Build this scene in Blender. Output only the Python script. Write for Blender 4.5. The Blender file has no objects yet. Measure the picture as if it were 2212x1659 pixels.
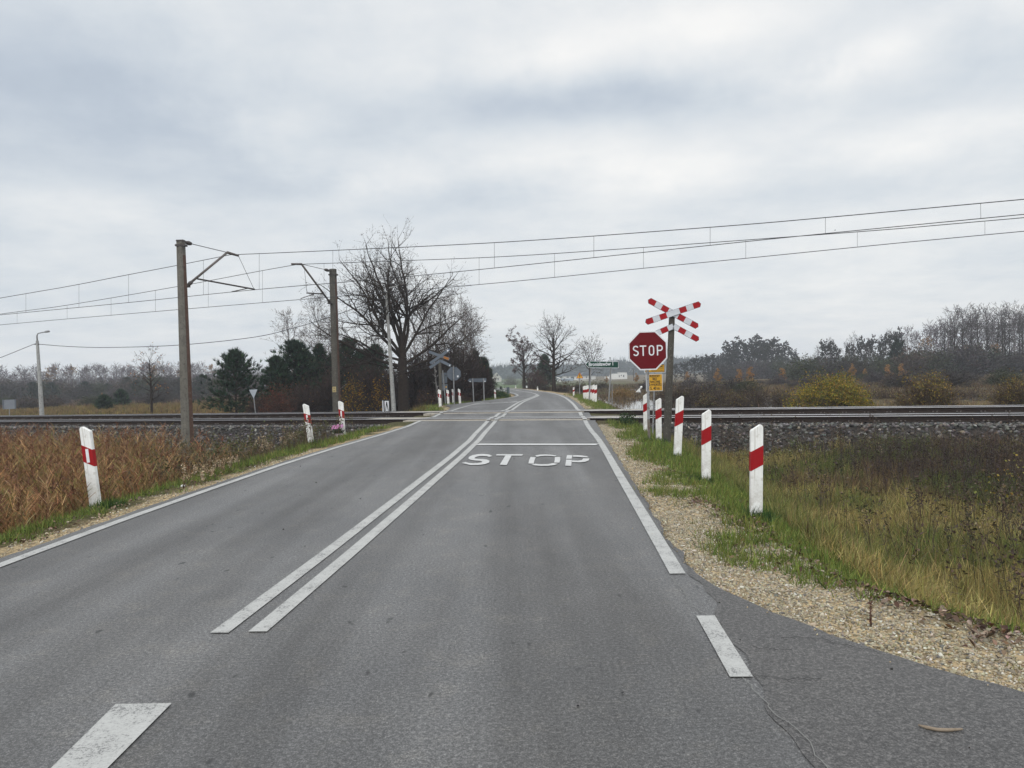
import bpy, bmesh, math, random
import numpy as np
from mathutils import Vector, Matrix
from mathutils.geometry import tessellate_polygon
rng = np.random.default_rng(7)
random.seed(7)
SC = bpy.context.scene
COL = SC.collection
PI = math.pi
# ------------------------------------------------------------------ camera
H, F = 1.6, 1660.0
PITCH = math.atan(32.5/1660); ROLL = math.radians(1.78)
def ray(u, v):
    dx = (u-1106)/F; dy = (829.5-v)/F
    a = dx*math.cos(ROLL)+dy*math.sin(ROLL); b = -dx*math.sin(ROLL)+dy*math.cos(ROLL)
    return Vector((a, math.cos(PITCH)+b*math.sin(PITCH), -math.sin(PITCH)+b*math.cos(PITCH)))
def G(u, v, z=0.0):
    d = ray(u, v); t = (z-H)/d.z
    return Vector((d.x*t, d.y*t, z))
def at(u, v, Y):
    d = ray(u, v); t = Y/d.y
    return Vector((d.x*t, Y, H+d.z*t))
def c3(x, y): return ((1600+x/4.424)/1.8228, (1300+y/4.424)/1.8228)
def c4(x, y): return ((1900+x/3.687)/1.8228, (1250+y/3.687)/1.8228)
def c5(x, y): return ((1920+x/5.027)/1.8228, (1430+y/5.027)/1.8228)
cam = bpy.data.cameras.new("camera"); camo = bpy.data.objects.new("camera", cam); COL.objects.link(camo)
R_ = Vector((1, 0, 0)); U_ = Vector((0, math.sin(PITCH), math.cos(PITCH))); F_ = Vector((0, math.cos(PITCH), -math.sin(PITCH)))
cr = math.cos(ROLL)*R_-math.sin(ROLL)*U_; cu = math.sin(ROLL)*R_+math.cos(ROLL)*U_
M = Matrix((cr, cu, -F_)).transposed().to_4x4(); M.translation = (0, 0, H)
camo.matrix_world = M
cam.sensor_width = 36; cam.lens = 36*F/2212; cam.clip_start = 0.05; cam.clip_end = 3000
SC.camera = camo
# track frame: t runs along the rails to the right, n away from the camera
TA = math.radians(21)
TX, TY = math.cos(TA), -math.sin(TA)
NX, NY = math.sin(TA), math.cos(TA)
def tn(t, n, z=0.0): return Vector((t*TX+n*NX, t*TY+n*NY, z))
N1, N2, N3, N4 = 22.25, 23.75, 25.90, 27.40
# ------------------------------------------------------------------ materials
def mat(name, col=(.5, .5, .5), rough=.7, spec=.3, metal=0.0, attr=None):
    m = bpy.data.materials.new(name); m.use_nodes = True
    b = m.node_tree.nodes["Principled BSDF"]
    b.inputs["Base Color"].default_value = (*col, 1); b.inputs["Roughness"].default_value = rough
    b.inputs["Specular IOR Level"].default_value = spec; b.inputs["Metallic"].default_value = metal
    if attr:
        a = m.node_tree.nodes.new("ShaderNodeAttribute"); a.attribute_name = attr
        m.node_tree.links.new(a.outputs["Color"], b.inputs["Base Color"])
    return m
class NT:
    def __init__(s, m): s.m = m; s.t = m.node_tree; s.b = s.t.nodes.get("Principled BSDF")
    def n(s, typ, **kw):
        x = s.t.nodes.new(typ)
        for k, v in kw.items():
            if k.startswith("i_"):
                kk = k[2:]; x.inputs[int(kk) if kk.isdigit() else kk.replace("_", " ")].default_value = v
            else: setattr(x, k, v)
        return x
    def l(s, a, b): s.t.links.new(a, b)
    def noise(s, vec, scale, detail=4, rough=.6):
        x = s.n("ShaderNodeTexNoise"); x.inputs["Scale"].default_value = scale; x.inputs["Detail"].default_value = detail; x.inputs["Roughness"].default_value = rough
        s.l(vec, x.inputs["Vector"]); return x.outputs["Fac"]
    def ramp(s, fac, stops):
        x = s.n("ShaderNodeValToRGB"); e = x.color_ramp.elements
        while len(e) < len(stops): e.new(.5)
        for i, (p, c) in enumerate(stops): e[i].position = p; e[i].color = (*c, 1) if len(c) == 3 else c
        s.l(fac, x.inputs["Fac"]); return x.outputs["Color"]
    def mix(s, fac, a, b, mode='MIX'):
        x = s.n("ShaderNodeMix", data_type='RGBA', blend_type=mode)
        for sock, v in ((x.inputs["Factor"], fac), (x.inputs["A"], a), (x.inputs["B"], b)):
            pass
        ins = [i for i in x.inputs if i.enabled]
        fi, ai, bi = x.inputs[0], x.inputs[6], x.inputs[7]
        for sock, v in ((fi, fac), (ai, a), (bi, b)):
            if hasattr(v, "is_output"): s.l(v, sock)
            elif isinstance(v, (int, float)): sock.default_value = v
            else: sock.default_value = (*v, 1)
        return x.outputs[2]
    def math(s, op, a, b=None, clamp=False):
        x = s.n("ShaderNodeMath", operation=op, use_clamp=clamp)
        for i, v in enumerate((a, b)):
            if v is None: continue
            if hasattr(v, "is_output"): s.l(v, x.inputs[i])
            else: x.inputs[i].default_value = v
        return x.outputs[0]
    def bump(s, h, strength=.4, dist=.01):
        x = s.n("ShaderNodeBump"); x.inputs["Strength"].default_value = strength; x.inputs["Distance"].default_value = dist
        s.l(h, x.inputs["Height"]); s.l(x.outputs["Normal"], s.b.inputs["Normal"])
    def pos(s): return s.n("ShaderNodeNewGeometry").outputs["Position"]
    def obj(s): return s.n("ShaderNodeTexCoord").outputs["Object"]
def noisy(name, c0, c1, scale=6, rough=.7, spec=.25, bump=0.0, metal=0.0, c2=None, scale2=40, local=True):
    m = mat(name, c0, rough, spec, metal); k = NT(m); v = k.obj() if local else k.pos()
    f = k.noise(v, scale, 5, .65)
    c = k.ramp(f, [(.35, c0), (.65, c1)])
    if c2 is not None:
        g = k.noise(v, scale2, 3, .6)
        c = k.mix(k.ramp(g, [(.55, (0, 0, 0)), (.68, (1, 1, 1))]), c, c2)
    k.l(c, k.b.inputs["Base Color"])
    if bump: k.bump(k.noise(v, scale2, 4, .7), bump, .004)
    return m
M_ = {}
M_['white'] = noisy('white_plastic', (.80, .80, .78), (.70, .70, .68), 9, .45, .4, c2=(.58, .57, .53), scale2=14)
m_ = M_['postwhite'] = noisy('post_plastic', (.80, .80, .78), (.69, .69, .67), 9, .5, .3, c2=(.60, .59, .55), scale2=14); k_ = NT(m_); o_ = k_.obj(); sx_ = k_.n("ShaderNodeSeparateXYZ"); k_.l(o_, sx_.inputs[0])
g_ = k_.math('MULTIPLY', k_.ramp(k_.noise(o_, 11, 4, .7), [(.42, (0, 0, 0)), (.62, (1, 1, 1))]), k_.ramp(sx_.outputs[2], [(.0, (1, 1, 1)), (.42, (0, 0, 0))])); st_ = k_.n("ShaderNodeMapping"); st_.inputs["Scale"].default_value = (60, 60, 1.5); k_.l(o_, st_.inputs[0])
g2_ = k_.math('MULTIPLY', k_.ramp(k_.noise(st_.outputs[0], 1, 2, .5), [(.56, (0, 0, 0)), (.72, (1, 1, 1))]), .45); old_ = k_.b.inputs["Base Color"].links[0].from_socket
k_.l(k_.mix(k_.math('MAXIMUM', k_.math('MULTIPLY', g_, .75), g2_), old_, (.30, .26, .20)), k_.b.inputs["Base Color"])
M_['red'] = noisy('red_sheeting', (.31, .006, .010), (.25, .005, .008), 8, .5, .18)
M_['stopred'] = noisy('stop_red_sheeting', (.118, .004, .008), (.105, .004, .007), 5, .5, .12)
M_['signwhite'] = noisy('sign_white', (.66, .67, .69), (.60, .61, .63), 6, .35, .4)
M_['plankwhite'] = noisy('plank_white', (.55, .57, .60), (.47, .49, .52), 6, .4, .4)
M_['refl'] = noisy('reflector_white', (.72, .73, .74), (.66, .66, .68), 10, .3, .5)
M_['green'] = noisy('sign_green', (.004, .048, .030), (.004, .040, .026), 6, .5, .15)
M_['yellow'] = noisy('sign_yellow', (.66, .36, .028), (.60, .32, .025), 6, .45, .35)
M_['signback'] = noisy('sign_back_grey', (.105, .125, .150), (.085, .10, .125), 5, .5, .35)
M_['black'] = mat('black_paint', (.012, .012, .013), .5, .3)
M_['steel'] = noisy('galvanised_steel', (.26, .27, .28), (.20, .205, .21), 14, .5, .4, c2=(.12, .085, .06), scale2=22)
M_['rusty'] = noisy('rusty_pole', (.17, .165, .15), (.115, .075, .052), 3.0, .8, .2, c2=(.075, .035, .022), scale2=18)
M_['concrete'] = noisy('pole_concrete', (.155, .145, .125), (.105, .098, .085), 4, .9, .15, bump=.4, c2=(.065, .06, .052), scale2=20)
M_['concrete2'] = noisy('dark_pole_concrete', (.085, .078, .066), (.06, .055, .047), 4, .9, .15, bump=.4, c2=(.14, .13, .11), scale2=24)
M_['lampconc'] = noisy('lamp_concrete', (.36, .36, .35), (.27, .27, .26), 4, .9, .15, bump=.3, c2=(.17, .16, .15), scale2=12)
M_['rustside'] = noisy('rust_stained_concrete', (.11, .062, .046), (.075, .045, .034), 5, .9, .15, c2=(.14, .10, .08), scale2=16)
M_['iron'] = noisy('dark_iron', (.035, .030, .028), (.055, .042, .036), 12, .6, .35)
M_['armsteel'] = noisy('cantilever_steel', (.075, .06, .052), (.12, .10, .09), 10, .55, .4)
M_['wire'] = mat('wire_metal', (.02, .02, .022), .6, .3)
M_['cable'] = mat('cable_grey', (.05, .05, .055), .7, .3)
M_['rail'] = noisy('rail_side_rust', (.022, .016, .014), (.034, .024, .020), 8, .85, .1)
M_['railtop'] = noisy('rail_polished_top', (.5, .51, .53), (.42, .42, .44), 12, .38, .5, metal=.85)
M_['sleeper'] = noisy('sleeper_concrete', (.20, .19, .17), (.14, .13, .12), 6, .9, .15)
M_['clip'] = noisy('rail_fastener', (.16, .14, .13), (.10, .085, .08), 20, .6, .3)
M_['deckgrey'] = noisy('worn_deck', (.17, .168, .165), (.135, .134, .132), 2.2, .85, .25, bump=.3, c2=(.09, .09, .09), scale2=9, local=False)
M_['panel'] = noisy('crossing_concrete', (.36, .325, .27), (.27, .25, .215), 2.2, .9, .2, bump=.3, c2=(.2, .19, .18), scale2=9, local=False)
M_['palewall'] = noisy('pale_plaster', (.52, .50, .44), (.46, .44, .39), 1.5, .9, .15)
M_['whitewall'] = noisy('white_block_wall', (.66, .65, .63), (.58, .57, .55), 1.2, .9, .15)
M_['roof'] = noisy('dark_blue_roof', (.055, .065, .085), (.075, .085, .105), 2, .7, .25)
M_['glass'] = mat('dark_window_glass', (.02, .022, .026), .15, .5)
M_['carpaint'] = mat('silver_car_paint', (.42, .44, .47), .3, .5)
M_['carwhite'] = mat('white_car_paint', (.72, .72, .72), .35, .5)
M_['tyre'] = mat('tyre_rubber', (.015, .015, .015), .9, .1)
M_['shed'] = noisy('pale_blue_metal', (.26, .31, .36), (.22, .27, .32), 2, .6, .3)
M_['hedge'] = mat('foliage', (.05, .06, .03), .85, .1, attr='Col')
M_['veg'] = mat('vegetation', (.1, .1, .04), .85, .12, attr='Col')
M_['bark'] = noisy('oak_bark', (.040, .030, .024), (.026, .020, .017), 9, .95, .05, bump=.6, scale2=30)
M_['twig'] = mat('twig_bark', (.038, .029, .025), .9, .08, attr='Col')
M_['birch'] = noisy('birch_bark', (.40, .38, .36), (.28, .26, .25), 5, .85, .1, c2=(.05, .045, .04), scale2=11)
M_['stone'] = mat('stones', (.1, .1, .1), .85, .15, attr='Col')
M_['leaf'] = mat('dead_leaves', (.1, .05, .03), .8, .15, attr='Col')
M_['pink'] = noisy('pink_ribbon', (.55, .12, .36), (.62, .40, .60), 20, .5, .3)
M_['basket'] = noisy('patterned_pot', (.52, .48, .50), (.30, .20, .24), 40, .6, .3)
M_['lantern'] = noisy('red_glass_lantern', (.34, .06, .02), (.20, .02, .01), 20, .25, .5)
M_['bag'] = mat('white_litter', (.7, .7, .7), .5, .3)
M_['orange'] = noisy('orange_rust_patch', (.34, .14, .03), (.26, .10, .03), 12, .6, .2)
M_['stick'] = noisy('dry_wood', (.26, .21, .16), (.17, .135, .10), 20, .9, .1)
M_['dark'] = mat('near_black_bird', (.02, .02, .022), .8, .1)
# asphalt
def asphalt(name, lo, hi, lanes=True):
    m = mat(name, lo, .60, .5); k = NT(m); p = k.pos()
    fine = k.noise(p, 130, 3, .8); mid = k.noise(p, 48, 3, .7); big = k.noise(p, .55, 4, .6)
    c = k.ramp(k.math('ADD', k.math('MULTIPLY', fine, .6), k.math('MULTIPLY', mid, .4)), [(.36, tuple(x*.30 for x in lo)), (.5, lo), (.62, tuple(x*2.3 for x in hi))])
    c = k.mix(k.ramp(big, [(.35, (0, 0, 0)), (.68, (1, 1, 1))]), c, k.mix(1.0, c, (1.22, 1.2, 1.17), 'MULTIPLY'))
    if lanes:
        s = k.n("ShaderNodeMapping"); s.inputs["Rotation"].default_value = (0, 0, math.radians(4.1)); s.inputs["Scale"].default_value = (1.25, .05, 1)
        k.l(p, s.inputs["Vector"]); st = k.noise(s.outputs["Vector"], 1.0, 3, .55)
        c = k.mix(k.ramp(st, [(.40, (1, 1, 1)), (.60, (0, 0, 0))]), c, k.mix(1.0, c, (.66, .65, .64), 'MULTIPLY'))
        s2 = k.n("ShaderNodeMapping"); s2.inputs["Scale"].default_value = (5, 2.2, 1)
        k.l(p, s2.inputs["Vector"]); sp = k.noise(s2.outputs["Vector"], 1.6, 2, .5)
        c = k.mix(k.ramp(sp, [(.70, (0, 0, 0)), (.74, (1, 1, 1))]), c, (.026, .026, .026))
        s3 = k.n("ShaderNodeMapping"); s3.inputs["Rotation"].default_value = (0, 0, math.radians(4.1)); s3.inputs["Scale"].default_value = (.9, .22, 1); k.l(p, s3.inputs["Vector"]); s4 = k.noise(s3.outputs["Vector"], 1.0, 6, .68)
        c = k.mix(k.ramp(s4, [(.46, (0, 0, 0)), (.66, (1, 1, 1))]), c, k.mix(1.0, c, (.70, .69, .685), 'MULTIPLY'))
        s5 = k.noise(p, 3.2, 6, .75); c = k.mix(k.ramp(s5, [(.52, (0, 0, 0)), (.72, (1, 1, 1))]), c, k.mix(1.0, c, (1.32, 1.28, 1.2), 'MULTIPLY'))
    k.l(c, k.b.inputs["Base Color"]); k.bump(k.math('ADD', fine, mid), .75, .005)
    return m
M_['asphalt'] = asphalt('asphalt', (.088, .088, .089), (.108, .108, .108))
M_['asphalt2'] = asphalt('dark_asphalt', (.054, .052, .051), (.066, .063, .061), False)
def paint(name, c, wear):
    m = mat(name, c, .7, .3); k = NT(m); p = k.pos()
    f = k.math('ADD', k.math('MULTIPLY', k.noise(p, 75, 3, .8), .62), k.math('MULTIPLY', k.noise(p, 5, 4, .7), .38))
    cc = k.ramp(f, [(wear-.05, (.12, .12, .12)), (wear+.04, tuple(x*.82 for x in c)), (wear+.2, c)])
    k.l(cc, k.b.inputs["Base Color"]); k.bump(k.noise(p, 120, 3, .8), .5, .003); return m
M_['paint'] = paint('road_paint', (.42, .42, .405), .43)
M_['paintnew'] = paint('bright_road_paint', (.50, .50, .49), .38)
M_['paintold'] = paint('worn_road_paint', (.37, .365, .345), .42)
M_['crack'] = mat('pale_crack', (.19, .19, .18), .9, .1)
M_['crackdark'] = mat('dark_crack', (.02, .02, .02), .9, .1)
# ------------------------------------------------------------------ object helpers
def link(o, parent=None):
    COL.objects.link(o)
    if parent is not None: o.parent = parent
    return o
def tag(o, label=None, cat=None, group=None, kind=None):
    if label: o['label'] = label
    if cat: o['category'] = cat
    if group: o['group'] = group
    if kind: o['kind'] = kind
    return o
def thing(name, label, cat, loc=(0, 0, 0), group=None, axis=None, yaw=0.0):
    o = bpy.data.objects.new(name, None); o.empty_display_size = .2
    COL.objects.link(o)
    rot = Matrix.Rotation(yaw, 3, 'Z')
    if axis is not None:
        z = Vector(axis).normalized(); y = rot @ Vector((0, 1, 0)); x = y.cross(z).normalized(); y = z.cross(x)
        rot = Matrix((x, y, z)).transposed()
    m = rot.to_4x4(); m.translation = loc; o.matrix_world = m
    return tag(o, label, cat, group)
def np_mesh(name, V, T, m, C=None, parent=None, smooth=False, loc=None):
    V = np.asarray(V, np.float32); T = np.asarray(T, np.int32)
    me = bpy.data.meshes.new(name)
    me.vertices.add(len(V)); me.vertices.foreach_set("co", V.ravel())
    k = T.shape[1]
    me.loops.add(T.size); me.loops.foreach_set("vertex_index", T.ravel())
    me.polygons.add(len(T)); me.polygons.foreach_set("loop_start", np.arange(0, T.size, k, dtype=np.int32))
    me.update(calc_edges=True)
    if smooth: me.polygons.foreach_set("use_smooth", np.ones(len(T), bool))
    if C is not None:
        a = me.color_attributes.new("Col", 'FLOAT_COLOR', 'POINT')
        cc = np.ones((len(V), 4), np.float32); cc[:, :3] = C; a.data.foreach_set("color", cc.ravel())
    me.materials.append(m)
    o = bpy.data.objects.new(name, me)
    if loc is not None: o.location = loc
    return link(o, parent)
class MB:
    def __init__(s): s.v = []; s.f = []
    def add(s, vs, fs):
        b = len(s.v); s.v += [tuple(x) for x in vs]; s.f += [tuple(b+i for i in f) for f in fs]; return s
    def box(s, x0, x1, y0, y1, z0, z1):
        return s.add([(x0, y0, z0), (x1, y0, z0), (x1, y1, z0), (x0, y1, z0), (x0, y0, z1), (x1, y0, z1), (x1, y1, z1), (x0, y1, z1)],
                     [(0, 3, 2, 1), (4, 5, 6, 7), (0, 1, 5, 4), (1, 2, 6, 5), (2, 3, 7, 6), (3, 0, 4, 7)])
    def prism(s, pts, y0, y1):      # outline in x,z extruded along y
        n = len(pts); vs = [(x, y0, z) for x, z in pts]+[(x, y1, z) for x, z in pts]
        return s.add(vs, [tuple(range(n)), tuple(range(2*n-1, n-1, -1))]+[(i, i+n, (i+1) % n+n, (i+1) % n) for i in range(n)])
    def tube(s, pts, rad, k=8, cap=True):
        pts = [Vector(p) for p in pts]; n = len(pts)
        rad = rad if isinstance(rad, (list, tuple)) else [rad]*n
        vs = []; up = Vector((0, 0, 1))
        for i, p in enumerate(pts):
            d = (pts[min(i+1, n-1)]-pts[max(i-1, 0)]).normalized()
            a = d.cross(up if abs(d.z) < .9 else Vector((0, 1, 0))).normalized(); b = d.cross(a)
            vs += [p+rad[i]*(a*math.cos(2*PI*j/k)+b*math.sin(2*PI*j/k)) for j in range(k)]
        fs = [(i*k+j, i*k+(j+1) % k, (i+1)*k+(j+1) % k, (i+1)*k+j) for i in range(n-1) for j in range(k)]
        if cap: fs += [tuple(range(k-1, -1, -1)), tuple((n-1)*k+j for j in range(k))]
        return s.add(vs, fs)
    def build(s, name, m, parent=None, smooth=False, bevel=0.0):
        me = bpy.data.meshes.new(name); me.from_pydata(s.v, [], s.f); me.update()
        bm = bmesh.new(); bm.from_mesh(me); bmesh.ops.recalc_face_normals(bm, faces=bm.faces)
        if bevel:
            bmesh.ops.bevel(bm, geom=[e for e in bm.edges if e.calc_face_angle(0) > .6], offset=bevel, segments=2, affect='EDGES', profile=.6)
        bm.to_mesh(me); bm.free()
        if smooth: me.polygons.foreach_set("use_smooth", [True]*len(me.polygons))
        me.materials.append(m)
        return link(bpy.data.objects.new(name, me), parent)
def copy_tree(o, parent=None):
    c = o.copy(); COL.objects.link(c); c.parent = parent
    for ch in o.children: copy_tree(ch, c)
    return c
def text_mesh(name, body, size, m, parent, x, y, z, sx=1.0, align='LEFT', bold=.0, space=1.0):
    cu_ = bpy.data.curves.new(name, 'FONT'); cu_.body = body; cu_.size = size; cu_.extrude = .0012; cu_.align_x = align; cu_.align_y = 'BOTTOM_BASELINE'
    cu_.offset = bold; cu_.space_character = space
    o = bpy.data.objects.new(name, cu_); COL.objects.link(o)
    dg = bpy.context.evaluated_depsgraph_get(); dg.update()
    me = bpy.data.meshes.new_from_object(o.evaluated_get(dg)); bpy.data.objects.remove(o)
    for vv in me.vertices:
        px, py, pz = vv.co; vv.co = (x+px*sx, y-pz, z+py)
    me.materials.clear(); me.materials.append(m); me.name = name
    return link(bpy.data.objects.new(name, me), parent)
# ------------------------------------------------------------------ bulk geometry
def unit(v): return v/np.maximum(np.linalg.norm(v, axis=-1, keepdims=True), 1e-9)
def ribbons(p0, d, L, droop, w, nseg, c0, c1=None):
    N = len(p0); d = unit(np.asarray(d, float)); L = np.broadcast_to(L, N)[:, None]; droop = np.broadcast_to(droop, N)[:, None]; w = np.broadcast_to(w, N)[:, None]
    side = unit(np.cross(d, unit(rng.normal(size=(N, 3)))))
    c0 = np.broadcast_to(c0, (N, 3)); c1 = c0 if c1 is None else np.broadcast_to(c1, (N, 3))
    rows = []; cols = []
    for s_ in range(nseg):
        t = s_/nseg; c = p0+d*L*t; c = c+np.array([0, 0, -1.])*droop*L*t*t
        ww = w*(1-.6*t); rows += [c-side*ww, c+side*ww]; cc = c0*(1-t)+c1*t; cols += [cc, cc]
    c = p0+d*L+np.array([0, 0, -1.])*droop*L
    rows.append(c); cols.append(c1)
    k = 2*nseg+1
    V = np.stack(rows, 1).reshape(-1, 3); C = np.stack(cols, 1).reshape(-1, 3)
    f = []
    for s_ in range(nseg-1): a = 2*s_; f += [(a, a+1, a+3), (a, a+3, a+2)]
    a = 2*(nseg-1); f.append((a, a+1, a+2))
    T = (np.arange(N)[:, None, None]*k+np.array(f)[None]).reshape(-1, 3)
    return V, T, C
def leafs(p, size, col):
    N = len(p); a = unit(rng.normal(size=(N, 3))); b = unit(np.cross(a, rng.normal(size=(N, 3)))); n = np.cross(a, b)
    s_ = np.broadcast_to(size, N)[:, None]
    V = np.stack([p-a*s_, p+b*s_*.6+n*s_*.15, p+a*s_, p-b*s_*.6+n*s_*.15], 1).reshape(-1, 3)
    T = (np.arange(N)[:, None, None]*4+np.array([(0, 1, 2), (0, 2, 3)])[None]).reshape(-1, 3)
    return V, T, np.repeat(np.broadcast_to(col, (N, 3)), 4, 0)
def tubes(A, B, ra, rb, k, col):
    N = len(A); d = unit(B-A); ref = np.where(np.abs(d[:, 2:3]) < .9, [[0, 0, 1.]], [[0, 1., 0]])
    a = unit(np.cross(d, ref)); b = np.cross(d, a)
    ang = np.arange(k)*2*PI/k
    ring = a[:, None]*np.cos(ang)[None, :, None]+b[:, None]*np.sin(ang)[None, :, None]
    V = np.concatenate([A[:, None]+ring*ra[:, None, None], B[:, None]+ring*rb[:, None, None]], 1).reshape(-1, 3)
    f = []
    for j in range(k): q = (j+1) % k; f += [(j, q, k+q), (j, k+q, k+j)]
    T = (np.arange(N)[:, None, None]*2*k+np.array(f)[None]).reshape(-1, 3)
    return V, T, np.repeat(np.broadcast_to(col, (N, 3)), 2*k, 0)
def join(parts):
    V = []; T = []; C = []; o = 0
    for v, t, c in parts: V.append(v); T.append(t+o); C.append(c); o += len(v)
    return np.concatenate(V), np.concatenate(T), np.concatenate(C)
def vary(base, N, amt=.25, hue=.08):
    base = np.asarray(base, float)
    if base.ndim == 1: base = np.repeat(base[None], N, 0)
    return np.clip(base*(1+rng.normal(0, amt, (N, 1)))*(1+rng.normal(0, hue, (N, 3))), .004, .9)
def pick(cols, w, N):
    return np.array(cols)[rng.choice(len(cols), N, p=np.array(w)/sum(w))]
_ico = None
def rocks(p, size, col, flat=.65):
    global _ico
    if _ico is None:
        bm = bmesh.new(); bmesh.ops.create_icosphere(bm, subdivisions=1, radius=1)
        _ico = (np.array([v.co for v in bm.verts]), np.array([[v.index for v in f.verts] for f in bm.faces])); bm.free()
    V0, T0 = _ico; N = len(p); nv = len(V0)
    r = V0[None]*(1+rng.uniform(-.32, .32, (N, nv, 1)))*np.stack([rng.uniform(.8, 1.35, N), rng.uniform(.6, 1., N), rng.uniform(flat*.7, flat*1.2, N)], 1)[:, None]
    q = rng.normal(size=(N, 4)); q[:, 1:3] *= .35; q = unit(q); w_, x, y, z = q.T
    Rm = np.stack([1-2*(y*y+z*z), 2*(x*y-z*w_), 2*(x*z+y*w_), 2*(x*y+z*w_), 1-2*(x*x+z*z), 2*(y*z-x*w_), 2*(x*z-y*w_), 2*(y*z+x*w_), 1-2*(x*x+y*y)], 1).reshape(N, 3, 3)
    V = np.einsum('nij,nvj->nvi', Rm, r)*np.broadcast_to(size, N)[:, None, None]+p[:, None]
    T = (np.arange(N)[:, None, None]*nv+T0[None]).reshape(-1, 3)
    return V.reshape(-1, 3), T, np.repeat(np.broadcast_to(col, (N, 3)), nv, 0)
# value noise for the terrain
def vnoise(x, y, s, seed=0):
    x = np.asarray(x)*s; y = np.asarray(y)*s; xi = np.floor(x); yi = np.floor(y); fx = x-xi; fy = y-yi
    fx = fx*fx*(3-2*fx); fy = fy*fy*(3-2*fy)
    def h(a, b): q = np.sin(a*127.1+b*311.7+seed*74.7)*43758.5453; return q-np.floor(q)
    return (h(xi, yi)*(1-fx)+h(xi+1, yi)*fx)*(1-fy)+(h(xi, yi+1)*(1-fx)+h(xi+1, yi+1)*fx)*fy
def fbm(x, y, s, seed=0): return .5*vnoise(x, y, s, seed)+.3*vnoise(x, y, s*2.1, seed+1)+.2*vnoise(x, y, s*4.3, seed+2)
# ------------------------------------------------------------------ sky, light, air
W = bpy.data.worlds.new("World"); SC.world = W; W.use_nodes = True
t = W.node_tree; t.nodes.clear()
class WN(NT):
    def __init__(s): s.t = t
k = WN()
SUN_EL, SUN_AZ = math.radians(38), math.radians(205)
sky = k.n("ShaderNodeTexSky"); sky.sky_type = 'NISHITA'; sky.sun_disc = False
sky.sun_elevation = SUN_EL; sky.sun_rotation = SUN_AZ; sky.air_density = 1.5; sky.dust_density = 2
gen = k.n("ShaderNodeTexCoord").outputs["Generated"]
sep = k.n("ShaderNodeSeparateXYZ"); k.l(gen, sep.inputs[0])
X, Yy, Z = sep.outputs
pl = k.n("ShaderNodeCombineXYZ")
zz = k.math('ADD', k.math('MAXIMUM', Z, 0.0), .16)
k.l(k.math('DIVIDE', X, zz), pl.inputs[0]); k.l(k.math('DIVIDE', Yy, zz), pl.inputs[1])
nA = k.noise(pl.outputs[0], 1.1, 6, .55); nB = k.noise(gen, 5.5, 5, .6); nC = k.noise(gen, 2.4, 3, .5); nD = k.noise(pl.outputs[0], 3.4, 8, .62)
az = k.math('ARCTAN2', X, Yy); el = k.math('ARCSINE', Z)
az = k.math('ADD', az, k.math('MULTIPLY', k.math('SUBTRACT', nB, .5), .22))
el = k.math('ADD', el, k.math('MULTIPLY', k.math('SUBTRACT', nC, .5), .10))
el = k.math('ADD', el, k.math('MULTIPLY', k.math('SUBTRACT', nB, .5), .05))
def blob(u, v, su, sv, amt):
    d = ray(u, v).normalized(); a0 = math.atan2(d.x, d.y); e0 = math.asin(d.z)
    a = k.math('MULTIPLY', k.math('SUBTRACT', az, a0), F/su); e = k.math('MULTIPLY', k.math('SUBTRACT', el, e0), F/sv)
    r = k.math('ADD', k.math('MULTIPLY', a, a), k.math('MULTIPLY', e, e))
    return k.math('MULTIPLY', k.math('EXPONENT', k.math('MULTIPLY', r, -1.0)), amt)
B = [(300, 230, 330, 150, -.34), (620, 380, 260, 70, -.20), (-60, 260, 260, 200, -.20), (1120, 240, 320, 58, -.36), (1480, 215, 200, 50, -.16), (1850, 390, 330, 60, -.17), (2050, 180, 240, 80, -.18),
     (980, 460, 190, 50, -.15), (150, 600, 500, 110, -.13), (700, 60, 350, 45, -.06), (1900, 60, 160, 40, -.10),
     (640, 270, 110, 60, .12), (1380, 355, 260, 60, .24), (880, 400, 160, 45, .16), (1870, 118, 95, 45, .34), (1560, 40, 160, 55, .28), (1250, 110, 240, 60, .18), (2150, 20, 160, 45, .24), (2080, 270, 200, 45, .20), (1500, 390, 120, 40, .14), (120, 430, 220, 40, .10), (450, 30, 120, 50, .12)]
s_ = None
for b_ in B:
    q = blob(*b_); s_ = q if s_ is None else k.math('ADD', s_, q)
s_ = k.math('ADD', s_, k.math('MULTIPLY', k.math('SUBTRACT', nA, .5), .55))
s_ = k.math('ADD', s_, k.math('MULTIPLY', k.math('SUBTRACT', nB, .5), .30))
s_ = k.math('ADD', s_, k.math('MULTIPLY', k.math('SUBTRACT', nD, .5), .42))
fac = k.math('ADD', k.math('MULTIPLY', s_, .95), .73, True)
cloud = k.ramp(fac, [(0.0, (.40, .465, .56)), (.32, (.53, .595, .68)), (.55, (.68, .732, .785)), (.76, (.82, .845, .865)), (1.0, (.97, .965, .95))])
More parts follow.
